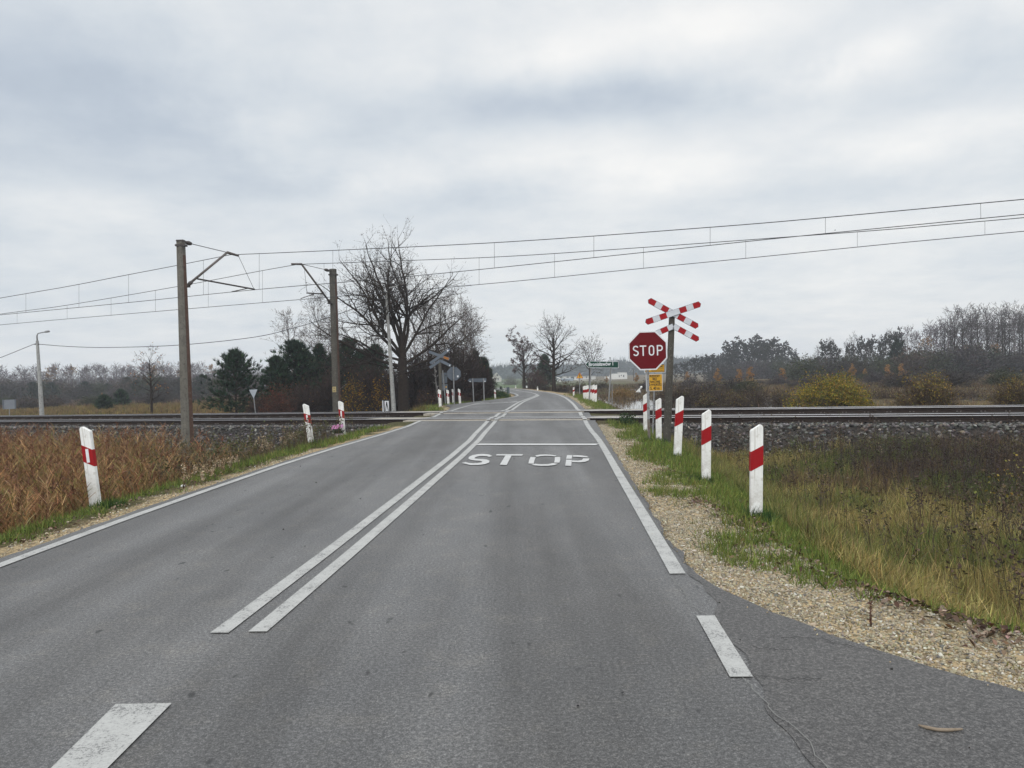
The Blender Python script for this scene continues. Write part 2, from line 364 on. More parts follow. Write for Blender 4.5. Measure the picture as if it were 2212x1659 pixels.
# an overcast sky is brighter overhead and towards the hidden sun behind the camera
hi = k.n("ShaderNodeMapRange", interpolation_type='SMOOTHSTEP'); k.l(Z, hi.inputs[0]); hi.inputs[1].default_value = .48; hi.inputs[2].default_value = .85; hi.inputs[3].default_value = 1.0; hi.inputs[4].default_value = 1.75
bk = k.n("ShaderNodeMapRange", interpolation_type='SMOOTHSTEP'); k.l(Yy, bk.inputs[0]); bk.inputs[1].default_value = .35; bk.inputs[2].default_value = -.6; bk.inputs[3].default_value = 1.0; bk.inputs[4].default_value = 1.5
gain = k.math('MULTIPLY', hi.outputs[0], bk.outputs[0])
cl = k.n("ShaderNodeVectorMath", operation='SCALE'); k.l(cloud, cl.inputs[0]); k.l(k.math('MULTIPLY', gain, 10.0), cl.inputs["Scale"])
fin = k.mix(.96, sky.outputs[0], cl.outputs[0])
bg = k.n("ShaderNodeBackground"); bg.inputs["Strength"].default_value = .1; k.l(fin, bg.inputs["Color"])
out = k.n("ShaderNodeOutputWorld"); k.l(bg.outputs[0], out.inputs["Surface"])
sl = bpy.data.lights.new("sun", 'SUN'); sl.energy = .9; sl.angle = math.radians(25); sl.color = (1, .96, .90)
so = bpy.data.objects.new("sun", sl); COL.objects.link(so)
sd = Vector((math.sin(SUN_AZ)*math.cos(SUN_EL), math.cos(SUN_AZ)*math.cos(SUN_EL), math.sin(SUN_EL)))
so.rotation_euler = sd.to_track_quat('Z', 'Y').to_euler(); so.location = (0, -20, 30)
SC.view_settings.view_transform = 'Standard'; SC.view_settings.look = 'None'; SC.view_settings.exposure = 0; SC.view_settings.gamma = 1
SC.render.engine = 'CYCLES'; SC.cycles.use_denoising = True; SC.cycles.denoising_input_passes = 'RGB_ALBEDO_NORMAL'; SC.cycles.denoising_prefilter = 'ACCURATE'; SC.cycles.max_bounces = 6; SC.cycles.volume_bounces = 1; SC.cycles.transparent_max_bounces = 8
hz = MB().box(-760, 760, -60, 760, -16, 17).build('haze', M_['veg']); tag(hz, kind='stuff')
hm = bpy.data.materials.new('air'); hm.use_nodes = True; hm.node_tree.nodes.clear()
pv = hm.node_tree.nodes.new("ShaderNodeVolumePrincipled"); pv.inputs["Color"].default_value = (.86, .92, 1, 1); pv.inputs["Density"].default_value = .0008; pv.inputs["Anisotropy"].default_value = .2
ho = hm.node_tree.nodes.new("ShaderNodeOutputMaterial"); hm.node_tree.links.new(pv.outputs[0], ho.inputs["Volume"])
hz.data.materials.clear(); hz.data.materials.append(hm)
# ------------------------------------------------------------------ road outline and ground
LEFT = [(-5.3, -4), (-4.95, 0), (-4.83, 4), (-4.78, 6.74), (-4.70, 9.5), (-4.30, 15.15), (-3.40, 21.4), (-3.05, 24.5), (-2.95, 26.2), (-2.62, 31.4), (-2.75, 34.2), (-3.3, 36.0), (-2.5, 37.3), (-1.85, 39.2), (-.58, 41.6), (.02, 44.0), (.20, 46.3), (.05, 49.1), (-.65, 54.9), (-1.3, 60), (-2.8, 65.5), (-8, 73), (-16, 80)]
RIGHT = [(9.0, -4), (6.2, .6), (4.0, 2.2), (2.36, 3.57), (1.95, 4.14), (1.75, 4.61), (1.43, 5.3), (1.36, 5.87), (1.34, 6.73), (1.48, 8.22), (1.95, 15.6), (2.22, 19.6), (2.55, 24.9), (2.80, 30.7), (2.93, 35), (3.02, 42), (2.72, 48.3), (2.0, 52.8), (1.15, 59.1), (.05, 63.7), (-1.1, 67.6), (-6.5, 75.5), (-15, 83)]
def smooth_poly(P, it=2):
    P = [Vector(p) for p in P]
    for _ in range(it):
        Q = [P[0]]
        for a, b in zip(P[:-1], P[1:]): Q += [a*.75+b*.25, a*.25+b*.75]
        P = Q+[P[-1]]
    return [(p.x, p.y) for p in P]
LS, RS = smooth_poly(LEFT), smooth_poly(RIGHT)
def crumble(P, amp, ymax):
    out = []
    for (ax, ay), (bx, by) in zip(P[:-1], P[1:]):
        m_ = max(1, int(math.hypot(bx-ax, by-ay)/.12)) if -2 < ay < ymax else 1
        for i in range(m_):
            f = i/m_; x, y = ax+(bx-ax)*f, ay+(by-ay)*f; q = amp*(math.sin(y*5.1)+.7*math.sin(y*13.7+1)+.6*math.sin(y*29+2))*.5 if -2 < ay < ymax else 0
            out.append((x+q, y+q*.3))
    return out+[P[-1]]
RS = crumble(RS, .022, 22); LS = crumble(LS, .018, 22)
ROADP = LS+RS[::-1]
def dist_poly(x, y, P):
    d = np.full(np.shape(x), 1e9)
    for (ax, ay), (bx, by) in zip(P[:-1], P[1:]):
        ux, uy = bx-ax, by-ay; L2 = ux*ux+uy*uy+1e-12
        s = np.clip(((x-ax)*ux+(y-ay)*uy)/L2, 0, 1)
        d = np.minimum(d, np.hypot(x-ax-s*ux, y-ay-s*uy))
    return d
def inside(x, y, P):
    r = np.zeros(np.shape(x), bool); n = len(P)
    for i in range(n):
        (ax, ay), (bx, by) = P[i], P[(i+1) % n]
        if ay == by: continue
        c = ((ay > y) != (by > y)) & (x < (bx-ax)*(y-ay)/(by-ay)+ax); r ^= c
    return r
def road_d(x, y):
    dl = dist_poly(x, y, LS); dr = dist_poly(x, y, RS); ins = inside(x, y, ROADP)
    return np.where(ins, -np.minimum(dl, dr), np.minimum(dl, dr)), dl, dr, ins
EK = np.array([(0, -.95), (12, -.95), (21, -.85), (30, -.70), (60, -.75), (85, -.95), (110, -1.35), (150, -2.0), (250, -3.6), (400, -6.4), (760, -11)])
def ground_z(x, y, parts=False):
    x = np.asarray(x, float); y = np.asarray(y, float)
    d, dl, dr, ins = road_d(x, y)
    base = np.interp(y, EK[:, 0], EK[:, 1])
    n = x*NX+y*NY
    near = n < 21
    right = x > 0
    wet = np.exp(-(((x-8.6)/1.5)**2+((y-11.3)/2.0)**2))*near*right
    base = base-wet*.28
    pond = np.clip(1-np.abs(y-43)/11, 0, 1)*np.clip((x-3.2)/2, 0, 1)*np.clip((20-x)/8, 0, 1)
    base = base-.22*pond+(fbm(x, y, .16, 3)-.5)*.42*np.clip((n-30)/6, 0, 1)*np.clip((150-y)/80, 0, 1)*(right)
    base = base+(fbm(x, y, .35, 5)-.5)*.25*(n < 30)
    base = base+(fbm(x, y, .03, 9)-.5)*.9*np.clip((y-60)/60, 0, 1)
    sh = np.where(right, 1.0, .85)
    zr = -.03-.03*np.clip(d, 0, sh)-.50*np.clip(d-sh, 0, 9)+np.where(d < 2, .055*np.exp(-((n-21.5)/.7)**2), 0)
    dn = np.maximum(np.maximum(21.35-n, n-28.3), 0)
    zt = np.where((y < 75), -.14-.62*dn, -9)
    zt = np.where(n < 21.35, zt, zt)
    z = np.maximum(np.maximum(base, zr), zt)
    z = np.where(ins, np.where((n > 21.3) & (n < 28.6), -.16, -.06), z)
    z = z+np.where(ins, 0, (fbm(x, y, 3.1, 11)-.5)*.05*np.clip((d-.15)*3, 0, 1))
    if parts: return z, d, n, ins, base, zr, zt, right
    return z
def axis_pts(segs):
    out = []
    for a, b, st in segs: out += list(np.arange(a, b-1e-6, st))
    return np.array(out+[segs[-1][1]])
gx = axis_pts([(-760, -200, 40), (-200, -60, 8), (-60, -24, 1.5), (-24, -8, .4), (-8, 9, .14), (9, 18, .3), (18, 40, 1.0), (40, 100, 4), (100, 200, 12), (200, 760, 40)])
gy = axis_pts([(-6, 0, .6), (0, 28, .14), (28, 50, .28), (50, 80, .8), (80, 160, 3), (160, 300, 12), (300, 760, 40)])
GX, GY = np.meshgrid(gx, gy)
gz, gd, gn, gin, gbase, gzr, gzt, gr = ground_z(GX, GY, True)
nzl = fbm(GX, GY, 1.6, 21); nzs = fbm(GX, GY, 5.0, 31)
# zone weights: gravel shoulder, green grass, ballast, remaining soil and dry litter
wgrav = np.where(gr, np.clip((.85+.75*(nzl-.5)-gd)/.25, 0, 1), np.clip((.42+.6*(nzl-.5)-gd)/.2, 0, 1))
wgrav = np.where(gr & (GY < 7), np.clip((1.15+.9*(nzl-.5)-gd)/.25, 0, 1), wgrav)
wgrav = np.where(gd > 2.5, 0, wgrav)*(~((gn > 20.6) & (gn < 29)))
wbal = np.clip((gzt-np.maximum(gbase, gzr)+.10+.5*(nzs-.5))/.2, 0, 1)*(gn > 18)*(gn < 31)
wbal = np.where(gd < .35, 0, wbal)
wgr = np.clip(.25+1.1*(fbm(GX, GY, .5, 41)-.35), 0, 1)*np.where(gn > 30, .35, 1)
far_green = np.clip((GY-70)/30, 0, 1)*np.exp(-((GX+0)/25)**2)
soil = np.array((.060, .044, .030))*(.7+.6*nzs[..., None]); dry = np.array((.105, .078, .042))*(.7+.6*nzl[..., None]); grn = np.array((.052, .068, .022))*(.7+.6*nzs[..., None])
grav = np.array((.30, .235, .145))*(.75+.5*nzs[..., None]); bal = np.array((.040, .036, .034))*(.7+.6*nzs[..., None])
gc = soil*.55+dry*.45
gc = gc*(1-wgr[..., None]*.8)+grn*wgr[..., None]*.8
fm = np.clip((GY-45)/30, 0, 1)[..., None]; gc = gc*(1-fm*.7)+dry*fm*.7
gc = gc*(1-far_green[..., None])+np.array((.085, .12, .055))*far_green[..., None]
gc = gc*(1-wbal[..., None])+bal*wbal[..., None]
gc = gc*(1-wgrav[..., None])+grav*wgrav[..., None]
nx_, ny_ = len(gx), len(gy)
ii = (np.arange(ny_-1)[:, None]*nx_+np.arange(nx_-1)[None]).ravel()
gm = mat('ground', (.1, .08, .05), .95, .08, attr='Col'); kk = NT(gm); pp = kk.pos()
at_ = [n_ for n_ in gm.node_tree.nodes if n_.type == 'ATTRIBUTE'][0].outputs["Color"]
vx = kk.n("ShaderNodeTexVoronoi"); vx.inputs["Scale"].default_value = 34; kk.l(pp, vx.inputs["Vector"])
gv = kk.ramp(vx.outputs["Color"], [(.2, (.55, .54, .52)), (.5, (.95, .93, .9)), (.85, (1.45, 1.42, 1.35))])
kk.l(kk.mix(1.0, at_, gv, 'MULTIPLY'), kk.b.inputs["Base Color"]); kk.bump(vx.outputs["Distance"], .6, .012)
ground = np_mesh('ground', np.stack([GX, GY, gz], -1).reshape(-1, 3), np.stack([ii, ii+1, ii+nx_+1, ii+nx_], 1), gm, gc.reshape(-1, 3), smooth=True)
tag(ground, kind='structure')
def gz1(x, y): return float(ground_z(np.array([x]), np.array([y]))[0])
# ------------------------------------------------------------------ road
def clip_n(P, n0, keep_less):
    out = []; f = lambda p: (p[0]*NX+p[1]*NY-n0)*(1 if keep_less else -1)
    for a, b in zip(P, P[1:]+P[:1]):
        fa, fb = f(a), f(b)
        if fa <= 0: out.append(a)
        if (fa < 0) != (fb < 0):
            s = fa/(fa-fb); out.append((a[0]+s*(b[0]-a[0]), a[1]+s*(b[1]-a[1])))
    return out
def band(P, n0, n1):
    Q = P
    if n0 is not None: Q = clip_n(Q, n0, False)
    if n1 is not None: Q = clip_n(Q, n1, True)
    return Q
def road_z(x, y):
    n = x*NX+y*NY
    return float(np.interp(n, [20, 22.12, 23.9, 25.76, 27.55, 30.5], [0, .035, .0, .035, .0, 0]))
road_mb = MB()
cuts = [None, 20, 21.78]
def flat_poly(mb, P, lift=0.0, zf=road_z):
    if len(P) < 3: return
    tri = tessellate_polygon([[Vector((p[0], p[1], 0)) for p in P]])
    mb.add([(p[0], p[1], zf(*p)+lift) for p in P], tri)
for a_, b_ in ((None, 20), (20, 21.80), (23.93, 25.48), (27.58, 30.5), (30.5, None)): flat_poly(road_mb, band(ROADP, a_, b_))
road = tag(road_mb.build('road', M_['asphalt']), kind='structure')
for p_ in road.data.polygons:
    if p_.normal.z < 0: p_.flip()
# darker newer asphalt of the field entrance on the right
def densify_(P): return [(P[i][0]+(P[i+1][0]-P[i][0])*j/12, P[i][1]+(P[i+1][1]-P[i][1])*j/12) for i in range(len(P)-1) for j in range(12)]+[P[-1]]
ent = [(1.14, 3.0), (1.17, 3.9), (1.28, 5.0), (1.34, 5.9), (1.42, 7.6), (1.55, 9.5)]
ent = [(x+.03*math.sin(y*5.1)+.015*math.sin(y*13.7+1), y) for x, y in densify_(ent)]
flat_poly(mb_ := MB(), ent+[(x-.01, y) for x, y in RS[::-1] if y < 9.6 and y > -1]+[(1.35, -1.0)], .004)
eo = tag(mb_.build('entrance_asphalt', M_['asphalt2']), kind='structure')
# ------------------------------------------------------------------ road markings
def strip_between(A, Bp, lift):
    mb = MB(); n = len(A)
    mb.add([(x, y, road_z(x, y)+lift) for x, y in A]+[(x, y, road_z(x, y)+lift) for x, y in Bp], [(i, i+1, n+i+1, n+i) for i in range(n-1)]); return mb
def densify(P, step=.35):
    out = [P[0]]
    for a, b in zip(P[:-1], P[1:]):
        L = math.hypot(b[0]-a[0], b[1]-a[1]); m = max(1, int(L/step)); out += [(a[0]+(b[0]-a[0])*i/m, a[1]+(b[1]-a[1])*i/m) for i in range(1, m+1)]
    return out
def line(name, P, w, m, smooth=1, lift=.008, gap=True):
    P = densify(smooth_poly(P, smooth) if smooth else P)
    A = []; Bq = []
    for i, p in enumerate(P):
        a = P[max(i-1, 0)]; b = P[min(i+1, len(P)-1)]; L = math.hypot(b[0]-a[0], b[1]-a[1])+1e-9; nx, ny = (b[1]-a[1])/L, -(b[0]-a[0])/L
        A.append((p[0]-nx*w/2, p[1]-ny*w/2)); Bq.append((p[0]+nx*w/2, p[1]+ny*w/2))
    mb = MB()
    for i in range(len(P)-1):
        n = P[i][0]*NX+P[i][1]*NY; n2 = P[i+1][0]*NX+P[i+1][1]*NY; mn = (n+n2)/2
        if gap and any(abs(mn-q) < .24 for q in (N1-.02, N2+.02, N3-.02, N4+.02)): continue
        q = [A[i], A[i+1], Bq[i+1], Bq[i]]; li = lift+(.028 if (N1 < mn < N2 or N3 < mn < N4 or 21.8 < mn < N1 or 25.48 < mn < N3) else 0)
        mb.add([(x, y, road_z(x, y)+li) for x, y in q], [(0, 1, 2, 3)])
    return tag(mb.build(name, m), kind='structure')
line('edge_marking', [(-5.1, -3), (-4.72, 1), (-4.64, 4), (-4.58, 6.74), (-4.5, 9.5), (-4.1, 15.15), (-3.2, 21.4), (-2.83, 26.15), (-2.4, 31.38), (-1.9, 35.5), (-1.42, 37.4)], .12, M_['paint'])
line('edge_marking', [(-1.62, 39.2), (-.42, 41.6), (.18, 44.0), (.36, 46.3), (.2, 49.1), (-.5, 54.9), (-1.15, 60), (-2.6, 65.5), (-7.6, 73)], .12, M_['paint'])
line('edge_marking', [tuple(G(u, v)[:2]) for u, v in ((1464, 1241), (1444.4, 1207), (1382.3, 1101), (1344.4, 1037.4), (1304.2, 967.1), (1289.7, 944.7), c4(1570, 1640), c4(1438, 1430))]+[(2.52, 30.7), (2.68, 35), (2.8, 42), (2.52, 48.2), (1.82, 52.7), (.97, 59), (-.13, 63.5), (-1.33, 67.3)], .12, M_['paint'])
line('edge_dash', [(1.115, 3.86), (1.175, 4.82)], .115, M_['paint'], 0)
line('edge_dash', [(.99, 2.0), (1.05, 2.85)], .115, M_['paint'], 0)
CL = [(-1.88, 4.78), (-1.66, 7.5), (-1.03, 16.4), (-.93, 20.3), (-.72, 24.6), (-.30, 29.5), (.22, 36.0), (.55, 38.6), (1.32, 44.0), (1.42, 45.3)]
CR = [(-1.64, 4.78), (-1.43, 7.5), (-.82, 16.5), (-.70, 20.3), (-.47, 24.6), (-.06, 29.5), (.44, 36.0), (.72, 38.4), (1.46, 43.9), (1.55, 45.3)]
line('centre_marking', CL, .12, M_['paint']); line('centre_marking', CR, .12, M_['paint'])
line('centre_marking', [(1.5, 45.3), (1.45, 48), (1.2, 50.9), (.5, 55.5), (-.28, 61.4), (-1.5, 66), (-6, 73)], .12, M_['paint'])
q_ = [G(*p)[:2] for p in ((250, 1524), (371, 1522), (236, 1659), (114, 1659))]; q_ = [q_[0], q_[1], (q_[1][0]+(q_[2][0]-q_[1][0])*1.8, q_[1][1]+(q_[2][1]-q_[1][1])*1.8), (q_[0][0]+(q_[3][0]-q_[0][0])*1.8, q_[0][1]+(q_[3][1]-q_[0][1])*1.8)]
flat_poly(mb_ := MB(), q_, .008); tag(mb_.build('centre_dash', M_['paint']), kind='structure')
# stop lines and the painted word
line('stop_line', [(-.78, 16.42), (1.70, 15.62)], .30, M_['paintnew'], 0, .012)
p0, p1 = G(*c3(1150, 1300)), G(*c3(1990, 1250)); line('stop_line', [(p0.x, p0.y), (p1.x, p1.y)], .20, M_['paintnew'], 0, .012)
for a_, b_ in ((1040, 1090), (1170, 1290), (1340, 1440), (1480, 1620), (1700, 1760), (1830, 1930)):
    q0, q1 = G(*c3(a_, 1286-(a_-1040)*.043)), G(*c3(b_, 1286-(b_-1040)*.043)); line('give_way_dash', [(q0.x, q0.y), (q1.x, q1.y)], .18, M_['paintnew'], 0, .012)
def c3b(x, y): return ((1600+x/2.4578)/1.8228, (1500+y/2.4578)/1.8228)
def ground_poly(mb, pts, lift=.012):
    P = [tuple(G(*c3b(*p))[:2]) for p in pts]; flat_poly(mb, P, lift)
def stroke_ring(mb, outer, inner):
    for i in range(len(outer)-1): ground_poly(mb, [outer[i], outer[i+1], inner[i+1], inner[i]])
wd = MB()
S_o = [(833, 733), (800, 717), (745, 712), (690, 714), (640, 724), (607, 740), (600, 757), (622, 770), (668, 776), (712, 779), (735, 786), (728, 795), (690, 802), (640, 803), (600, 799), (572, 790)]
S_i = [(800, 741), (778, 733), (742, 731), (705, 733), (676, 740), (662, 749), (664, 757), (690, 760), (738, 762), (780, 767), (806, 779), (800, 797), (760, 811), (695, 820), (620, 820), (534, 800)]
stroke_ring(wd, S_o, S_i)
ground_poly(wd, [(873, 715), (1130, 716), (1119, 729), (868, 727)]); ground_poly(wd, [(958, 729), (1018, 729), (972, 819), (904, 817)])
ground_poly(wd, [(1247, 727), (1290, 719), (1350, 717), (1410, 721), (1455, 729), (1440, 736), (1395, 731), (1345, 730), (1300, 733), (1262, 740)])
ground_poly(wd, [(1203, 742), (1252, 746), (1240, 775), (1232, 808), (1182, 805), (1188, 772)])
ground_poly(wd, [(1437, 744), (1488, 743), (1490, 768), (1482, 797), (1430, 797), (1436, 772)])
ground_poly(wd, [(1210, 817), (1248, 808), (1300, 813), (1370, 811), (1420, 802), (1468, 808), (1430, 821), (1370, 828), (1300, 828), (1245, 824)])
ground_poly(wd, [(1555, 724), (1608, 725), (1600, 759), (1546, 760)]); ground_poly(wd, [(1546, 767), (1602, 769), (1596, 828), (1538, 826)])
ground_poly(wd, [(1614, 725), (1690, 726), (1745, 734), (1766, 746), (1700, 744), (1660, 740), (1612, 739)])
ground_poly(wd, [(1604, 776), (1660, 778), (1700, 772), (1712, 756), (1772, 756), (1764, 776), (1730, 789), (1680, 794), (1604, 792)])
tag(wd.build('stop_lettering', M_['paintnew']), kind='structure')
for P_ in ([(1.14, 5.75), (1.165, 5.4), (1.12, 5.1), (1.18, 4.85)], [(1.12, 3.84), (1.135, 3.5), (1.19, 3.2), (1.175, 2.95), (1.23, 2.6), (1.21, 2.2)]):
    P_ = [(x+random.uniform(-.012, .012), y+random.uniform(-.02, .02)) for x, y in densify(P_, .045)]; line('asphalt_crack', P_, .004, M_['crack'], 0, .011)
for P_ in ([(1.2, 3.86), (1.35, 3.80), (1.5, 3.82)], [(1.5, 4.4), (1.7, 4.36), (1.95, 4.1)], [(1.3, 4.25), (1.42, 4.18), (1.5, 4.22)]):
    P_ = [(x+random.uniform(-.01, .01), y+random.uniform(-.022, .022)) for x, y in densify(P_, .03)]; line('asphalt_crack', P_, .0045, M_['crackdark'], 0, .011)
# ------------------------------------------------------------------ crossing deck and railway
dk = MB()
def slab(t0, t1, n0, n1, z0, z1, th=.12):
    a = [tn(t0, n0, z0), tn(t1, n0, z0), tn(t1, n1, z1), tn(t0, n1, z1)]; b = [p-Vector((0, 0, th)) for p in a]
    dk.add(b+a, [(0, 3, 2, 1), (4, 5, 6, 7), (0, 1, 5, 4), (1, 2, 6, 5), (2, 3, 7, 6), (3, 0, 4, 7)])
dk_g = MB(); dk_p = dk
def road_t(n_):
    ts = np.linspace(-18, -2, 400); ii_ = inside(ts*TX+n_*NX, ts*TY+n_*NY, ROADP); return ts[ii_].min(), ts[ii_].max()
for nA_, nB_, t0_, t1_ in ((N1, N2, -14.0, -4.75), (N3, N4, -15.2, -5.1)):
    ra_, rb_ = road_t((nA_+nB_)/2)
    for a_, b_, mb_ in ((t0_, ra_, dk_p), (ra_, rb_, dk_g), (rb_, t1_, dk_p)):
        dk = mb_; q_ = a_
        while q_ < b_-.05:
            e_ = min(q_+1.492, b_); slab(q_, e_, nA_+.09, (nA_+nB_)/2-.006, .062, .042); slab(q_, e_, (nA_+nB_)/2+.006, nB_-.09, .041, .020); q_ += 1.5
    dk = dk_p; slab(ra_-.2, rb_+.15, nA_-.42, nA_-.055, .036, .042); slab(ra_-.2, rb_+.2, nB_+.07, nB_+.20, .010, .006)
dk = dk_p
tag(dk_p.build('crossing_deck', M_['panel']), kind='structure'); tag(dk_g.build('crossing_deck', M_['deckgrey']), kind='structure')
RP = [(-.036, 0), (.036, 0), (.036, -.036), (.010, -.052), (.010, -.125), (.070, -.142), (.070, -.155), (-.070, -.155), (-.070, -.142), (-.010, -.125), (-.010, -.052), (-.036, -.036)]
def make_rail(parent, n, z, t0, t1):
    mb = MB(); k_ = len(RP); st = list(np.linspace(t0, t1, 9))
    vs = [tn(t_, n+dx, z+dz) for t_ in st for dx, dz in RP]
    mb.add(vs, [(i*k_+j, i*k_+(j+1) % k_, (i+1)*k_+(j+1) % k_, (i+1)*k_+j) for i in range(len(st)-1) for j in range(1, k_)])
    o = mb.build('rail', M_['rail'], parent)
    mb = MB(); vs = [tn(t_, n+dx, z+dz) for t_ in st for dx, dz in ((-.0375, -.007), (-.034, .001), (.034, .001), (.0375, -.007))]
    mb.add(vs, [(4*i+j, 4*i+j+1, 4*i+j+5, 4*i+j+4) for i in range(len(st)-1) for j in range(3)]); mb.build('running_surface', M_['railtop'], o)
slp = MB().box(-.13, .13, -.55, 2.05, -.23, -.158); slp_o = None
for lab, na, nb, zl in (('near railway track whose rusty rail faces the road, in front of the other track', N1, N2, 0), ('far railway track along the wet field, behind the nearer track', N3, N4, 0)):
    tr = thing('railway_track', lab, 'railway track', tn(-10, na, 0), 'railway tracks over the level crossing')
    tr.matrix_world = Matrix.Identity(4)
    make_rail(tr, na, .07, -62, 46); make_rail(tr, nb, .02, -62, 46)
    for i in range(76):
        t_ = -38.0+i*.62
        if -14.4 < t_ < -4.3: continue
        if slp_o is None:
            s1 = slp.build('sleeper', M_['sleeper'], tr); slp_o = s1.data
            cmb = MB()
            cmb.box(-.016, .016, -.13, -.065, -.07, -.045)
            clip_me = cmb.build('fastener', M_['clip']); clip_d = clip_me.data; bpy.data.objects.remove(clip_me)
        else: s1 = link(bpy.data.objects.new('sleeper', slp_o), tr)
        mw = Matrix(((TX, NX, 0), (TY, NY, 0), (0, 0, 1))).to_4x4(); mw.translation = tn(t_, na, 0)
        s1.matrix_local = mw
        for sg in (-.05, .05): link(bpy.data.objects.new('fastener', clip_d), s1).location = (sg, 0, 0)
    
def ballast():
    P = []
    N = 15000
    t_ = rng.uniform(-36, 12, N); n_ = 20.0+2.18*rng.random(N)**.8
    P.append((t_, n_))
    N = 4200; P.append((rng.uniform(-34, 10, N), rng.uniform(23.9, 25.7, N)))
    N = 2500; P.append((rng.uniform(-34, 10, N), rng.uniform(N1+.1, N2-.1, N)))
    N = 2500; P.append((rng.uniform(-36, 10, N), rng.uniform(27.5, 28.6, N)))
    t_ = np.concatenate([p[0] for p in P]); n_ = np.concatenate([p[1] for p in P])
    x = t_*TX+n_*NX; y = t_*TY+n_*NY
    z, d, nn, ins, base, zr, zt, right = ground_z(x, y, True)
    keep = (d > .9+.4*rng.random(len(x))) & ~((t_ > -14.2) & (t_ < -4.4) & (n_ > N1-.1)) & (zt > np.maximum(base, zr)-.12-.1*rng.random(len(x)))
    x, y, z = x[keep], y[keep], z[keep]; N = len(x)
    col = vary(pick([(.080, .076, .073), (.13, .125, .12), (.045, .042, .041), (.14, .115, .09), (.25, .235, .21)], [4, 3, 4, 1.2, .35], N), N, .3, .05)
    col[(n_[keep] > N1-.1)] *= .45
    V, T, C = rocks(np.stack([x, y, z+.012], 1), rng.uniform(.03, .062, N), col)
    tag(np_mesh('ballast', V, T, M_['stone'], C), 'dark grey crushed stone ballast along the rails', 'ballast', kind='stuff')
ballast()
# water
def water(name, x0, x1, y0, y1, z):
    m = mat(name, (.030, .030, .026), .06, .5); k_ = NT(m); k_.bump(k_.noise(k_.pos(), 2.2, 3, .6), .035, .05)
    return tag(MB().add([(x0, y0, z), (x1, y0, z), (x1, y1, z), (x0, y1, z)], [(0, 1, 2, 3)]).build(name, m), kind='structure')
water('flood_water', 2.5, 60, 31, 75, -.74); water('ditch_water', 6.2, 18, 3, 18.5, -1.06)
# ------------------------------------------------------------------ guide posts
def post_data():
    """right hand post: plain slanted red band; left hand post: red band with white reflector"""
    w, th = .062, .028
    def outline(flip):
        pts = [(-w, -.35), (w, -.35), (w, .965)]
        cx, cz, r = w-.03, .965, .03
        for i in range(5): a = i*PI/2/4; pts.append((cx+r*math.cos(a), cz+r*math.sin(a)+.0))
        pts += [(-w+.022, .945), (-w+.006, .937), (-w, .92)]
        return [((x if not flip else -x), z) for x, z in pts]
    out = []
    for flip in (False, True):
        mb = MB().prism(outline(flip), -th, th); b = mb.build('body', M_['postwhite'], None, bevel=.006)
        sg = -1 if flip else 1; e = .0018
        lo, hi = .525, .735; sl_ = .036
        pts = [(-w-e, lo-sl_), (w+e, lo+sl_), (w+e, hi+sl_), (-w-e, hi-sl_)]
        pts = [(sg*x, z) for x, z in pts]
        r = MB().prism(pts, -th-e, th+e).build('red_band', M_['red'])
        q = MB().box(-.018, .018, -th-.005, -th-.0005, .545, .715) if flip else None
        if q is not None:
            q = q.build('reflector', M_['refl'])
        out.append((b.data, r.data, q.data if q else None))
        for o in (b, r, q):
            if o: bpy.data.objects.remove(o)
    return out
PD = post_data()
def guide_post(label, base, top, z=-.05, left=False, group=None, yaw=0.0, wpx=None):
    b = G(*base, z); T_ = at(*top, b.y)
    h = (T_-b).length
    o = thing('guide_post', label, 'guide post', b, group, axis=T_-b, yaw=yaw)
    sc = h/.995
    sx = sc
    if wpx: sx = wpx*b.y/F/.124
    o.scale = (sx, sc, sc)
    bd, rd, qd = PD[1 if left else 0]
    link(bpy.data.objects.new('body', bd), o); link(bpy.data.objects.new('red_band', rd), o)
    if qd: link(bpy.data.objects.new('reflector', qd), o)
    return o
gR = 'guide posts along the right verge'; gL = 'guide posts along the left verge'
guide_post('nearest and tallest-looking white post on the right verge with slanted red band', (1633, 1114), (1634, 917), -.05, False, gR, .0, 26)
guide_post('second post from the camera on the right verge, white with slanted red band', (1525, 1035), (1526, 885), -.05, False, gR, .0, 19)
guide_post('third white post on the right verge, leaning right, just right of the concrete cross pole', (1463, 986), (1469, 855), -.05, False, gR, .0, 16)
guide_post('white post with red band standing between the stop sign pole and the concrete cross pole', (1423, 951), (1422, 860), -.05, False, gR, .0, 12.2)
guide_post('narrow scuffed white post half hidden behind the rusty stop sign pole', (1395, 930), (1394.5, 850), -.05, False, gR, .0, 10)
guide_post('nearest left-hand white post, leaning beside tall brown reeds, red band with white reflector', (207, 1092), (184.5, 921), -.05, True, gL, -.12, 23)
guide_post('leaning left-hand post beside the small black cross, red band with white reflector', (672.5, 958), (660, 872), -.05, True, gL, -.12, 12.3)
guide_post('left-hand post right behind the pink flower pot before the rails, white reflector on red', (741, 941), (736, 866), -.05, True, gL, -.12, 10.8)
gFL = 'guide posts on the left beyond the rails'
guide_post('leftmost far post beyond the rails, in front of the concrete pole of the grey cross', c3(592, 1338), c3(574, 1030), -.02, True, gFL, 0, 5.9)
guide_post('far post beyond the rails at the foot of the grey double sign boards', c3(733, 1288), c3(716, 1036), -.02, True, gFL, 0, 5.2)
guide_post('thin far post beyond the rails close to the pole of the grey octagon sign back', c3(818, 1268), c3(808, 1024), -.02, True, gFL, 0, 4.2)
guide_post('far leaning post beyond the rails to the right of the grey octagon sign pole', c3(936, 1276), c3(917, 1020), -.02, True, gFL, 0, 5)
guide_post('lone left post farther along the road before the grassy bend', c3(1549, 1200), c3(1542, 1035), -.02, True, gFL, 0, 3.6)
gFR = 'guide posts on the right beyond the rails'
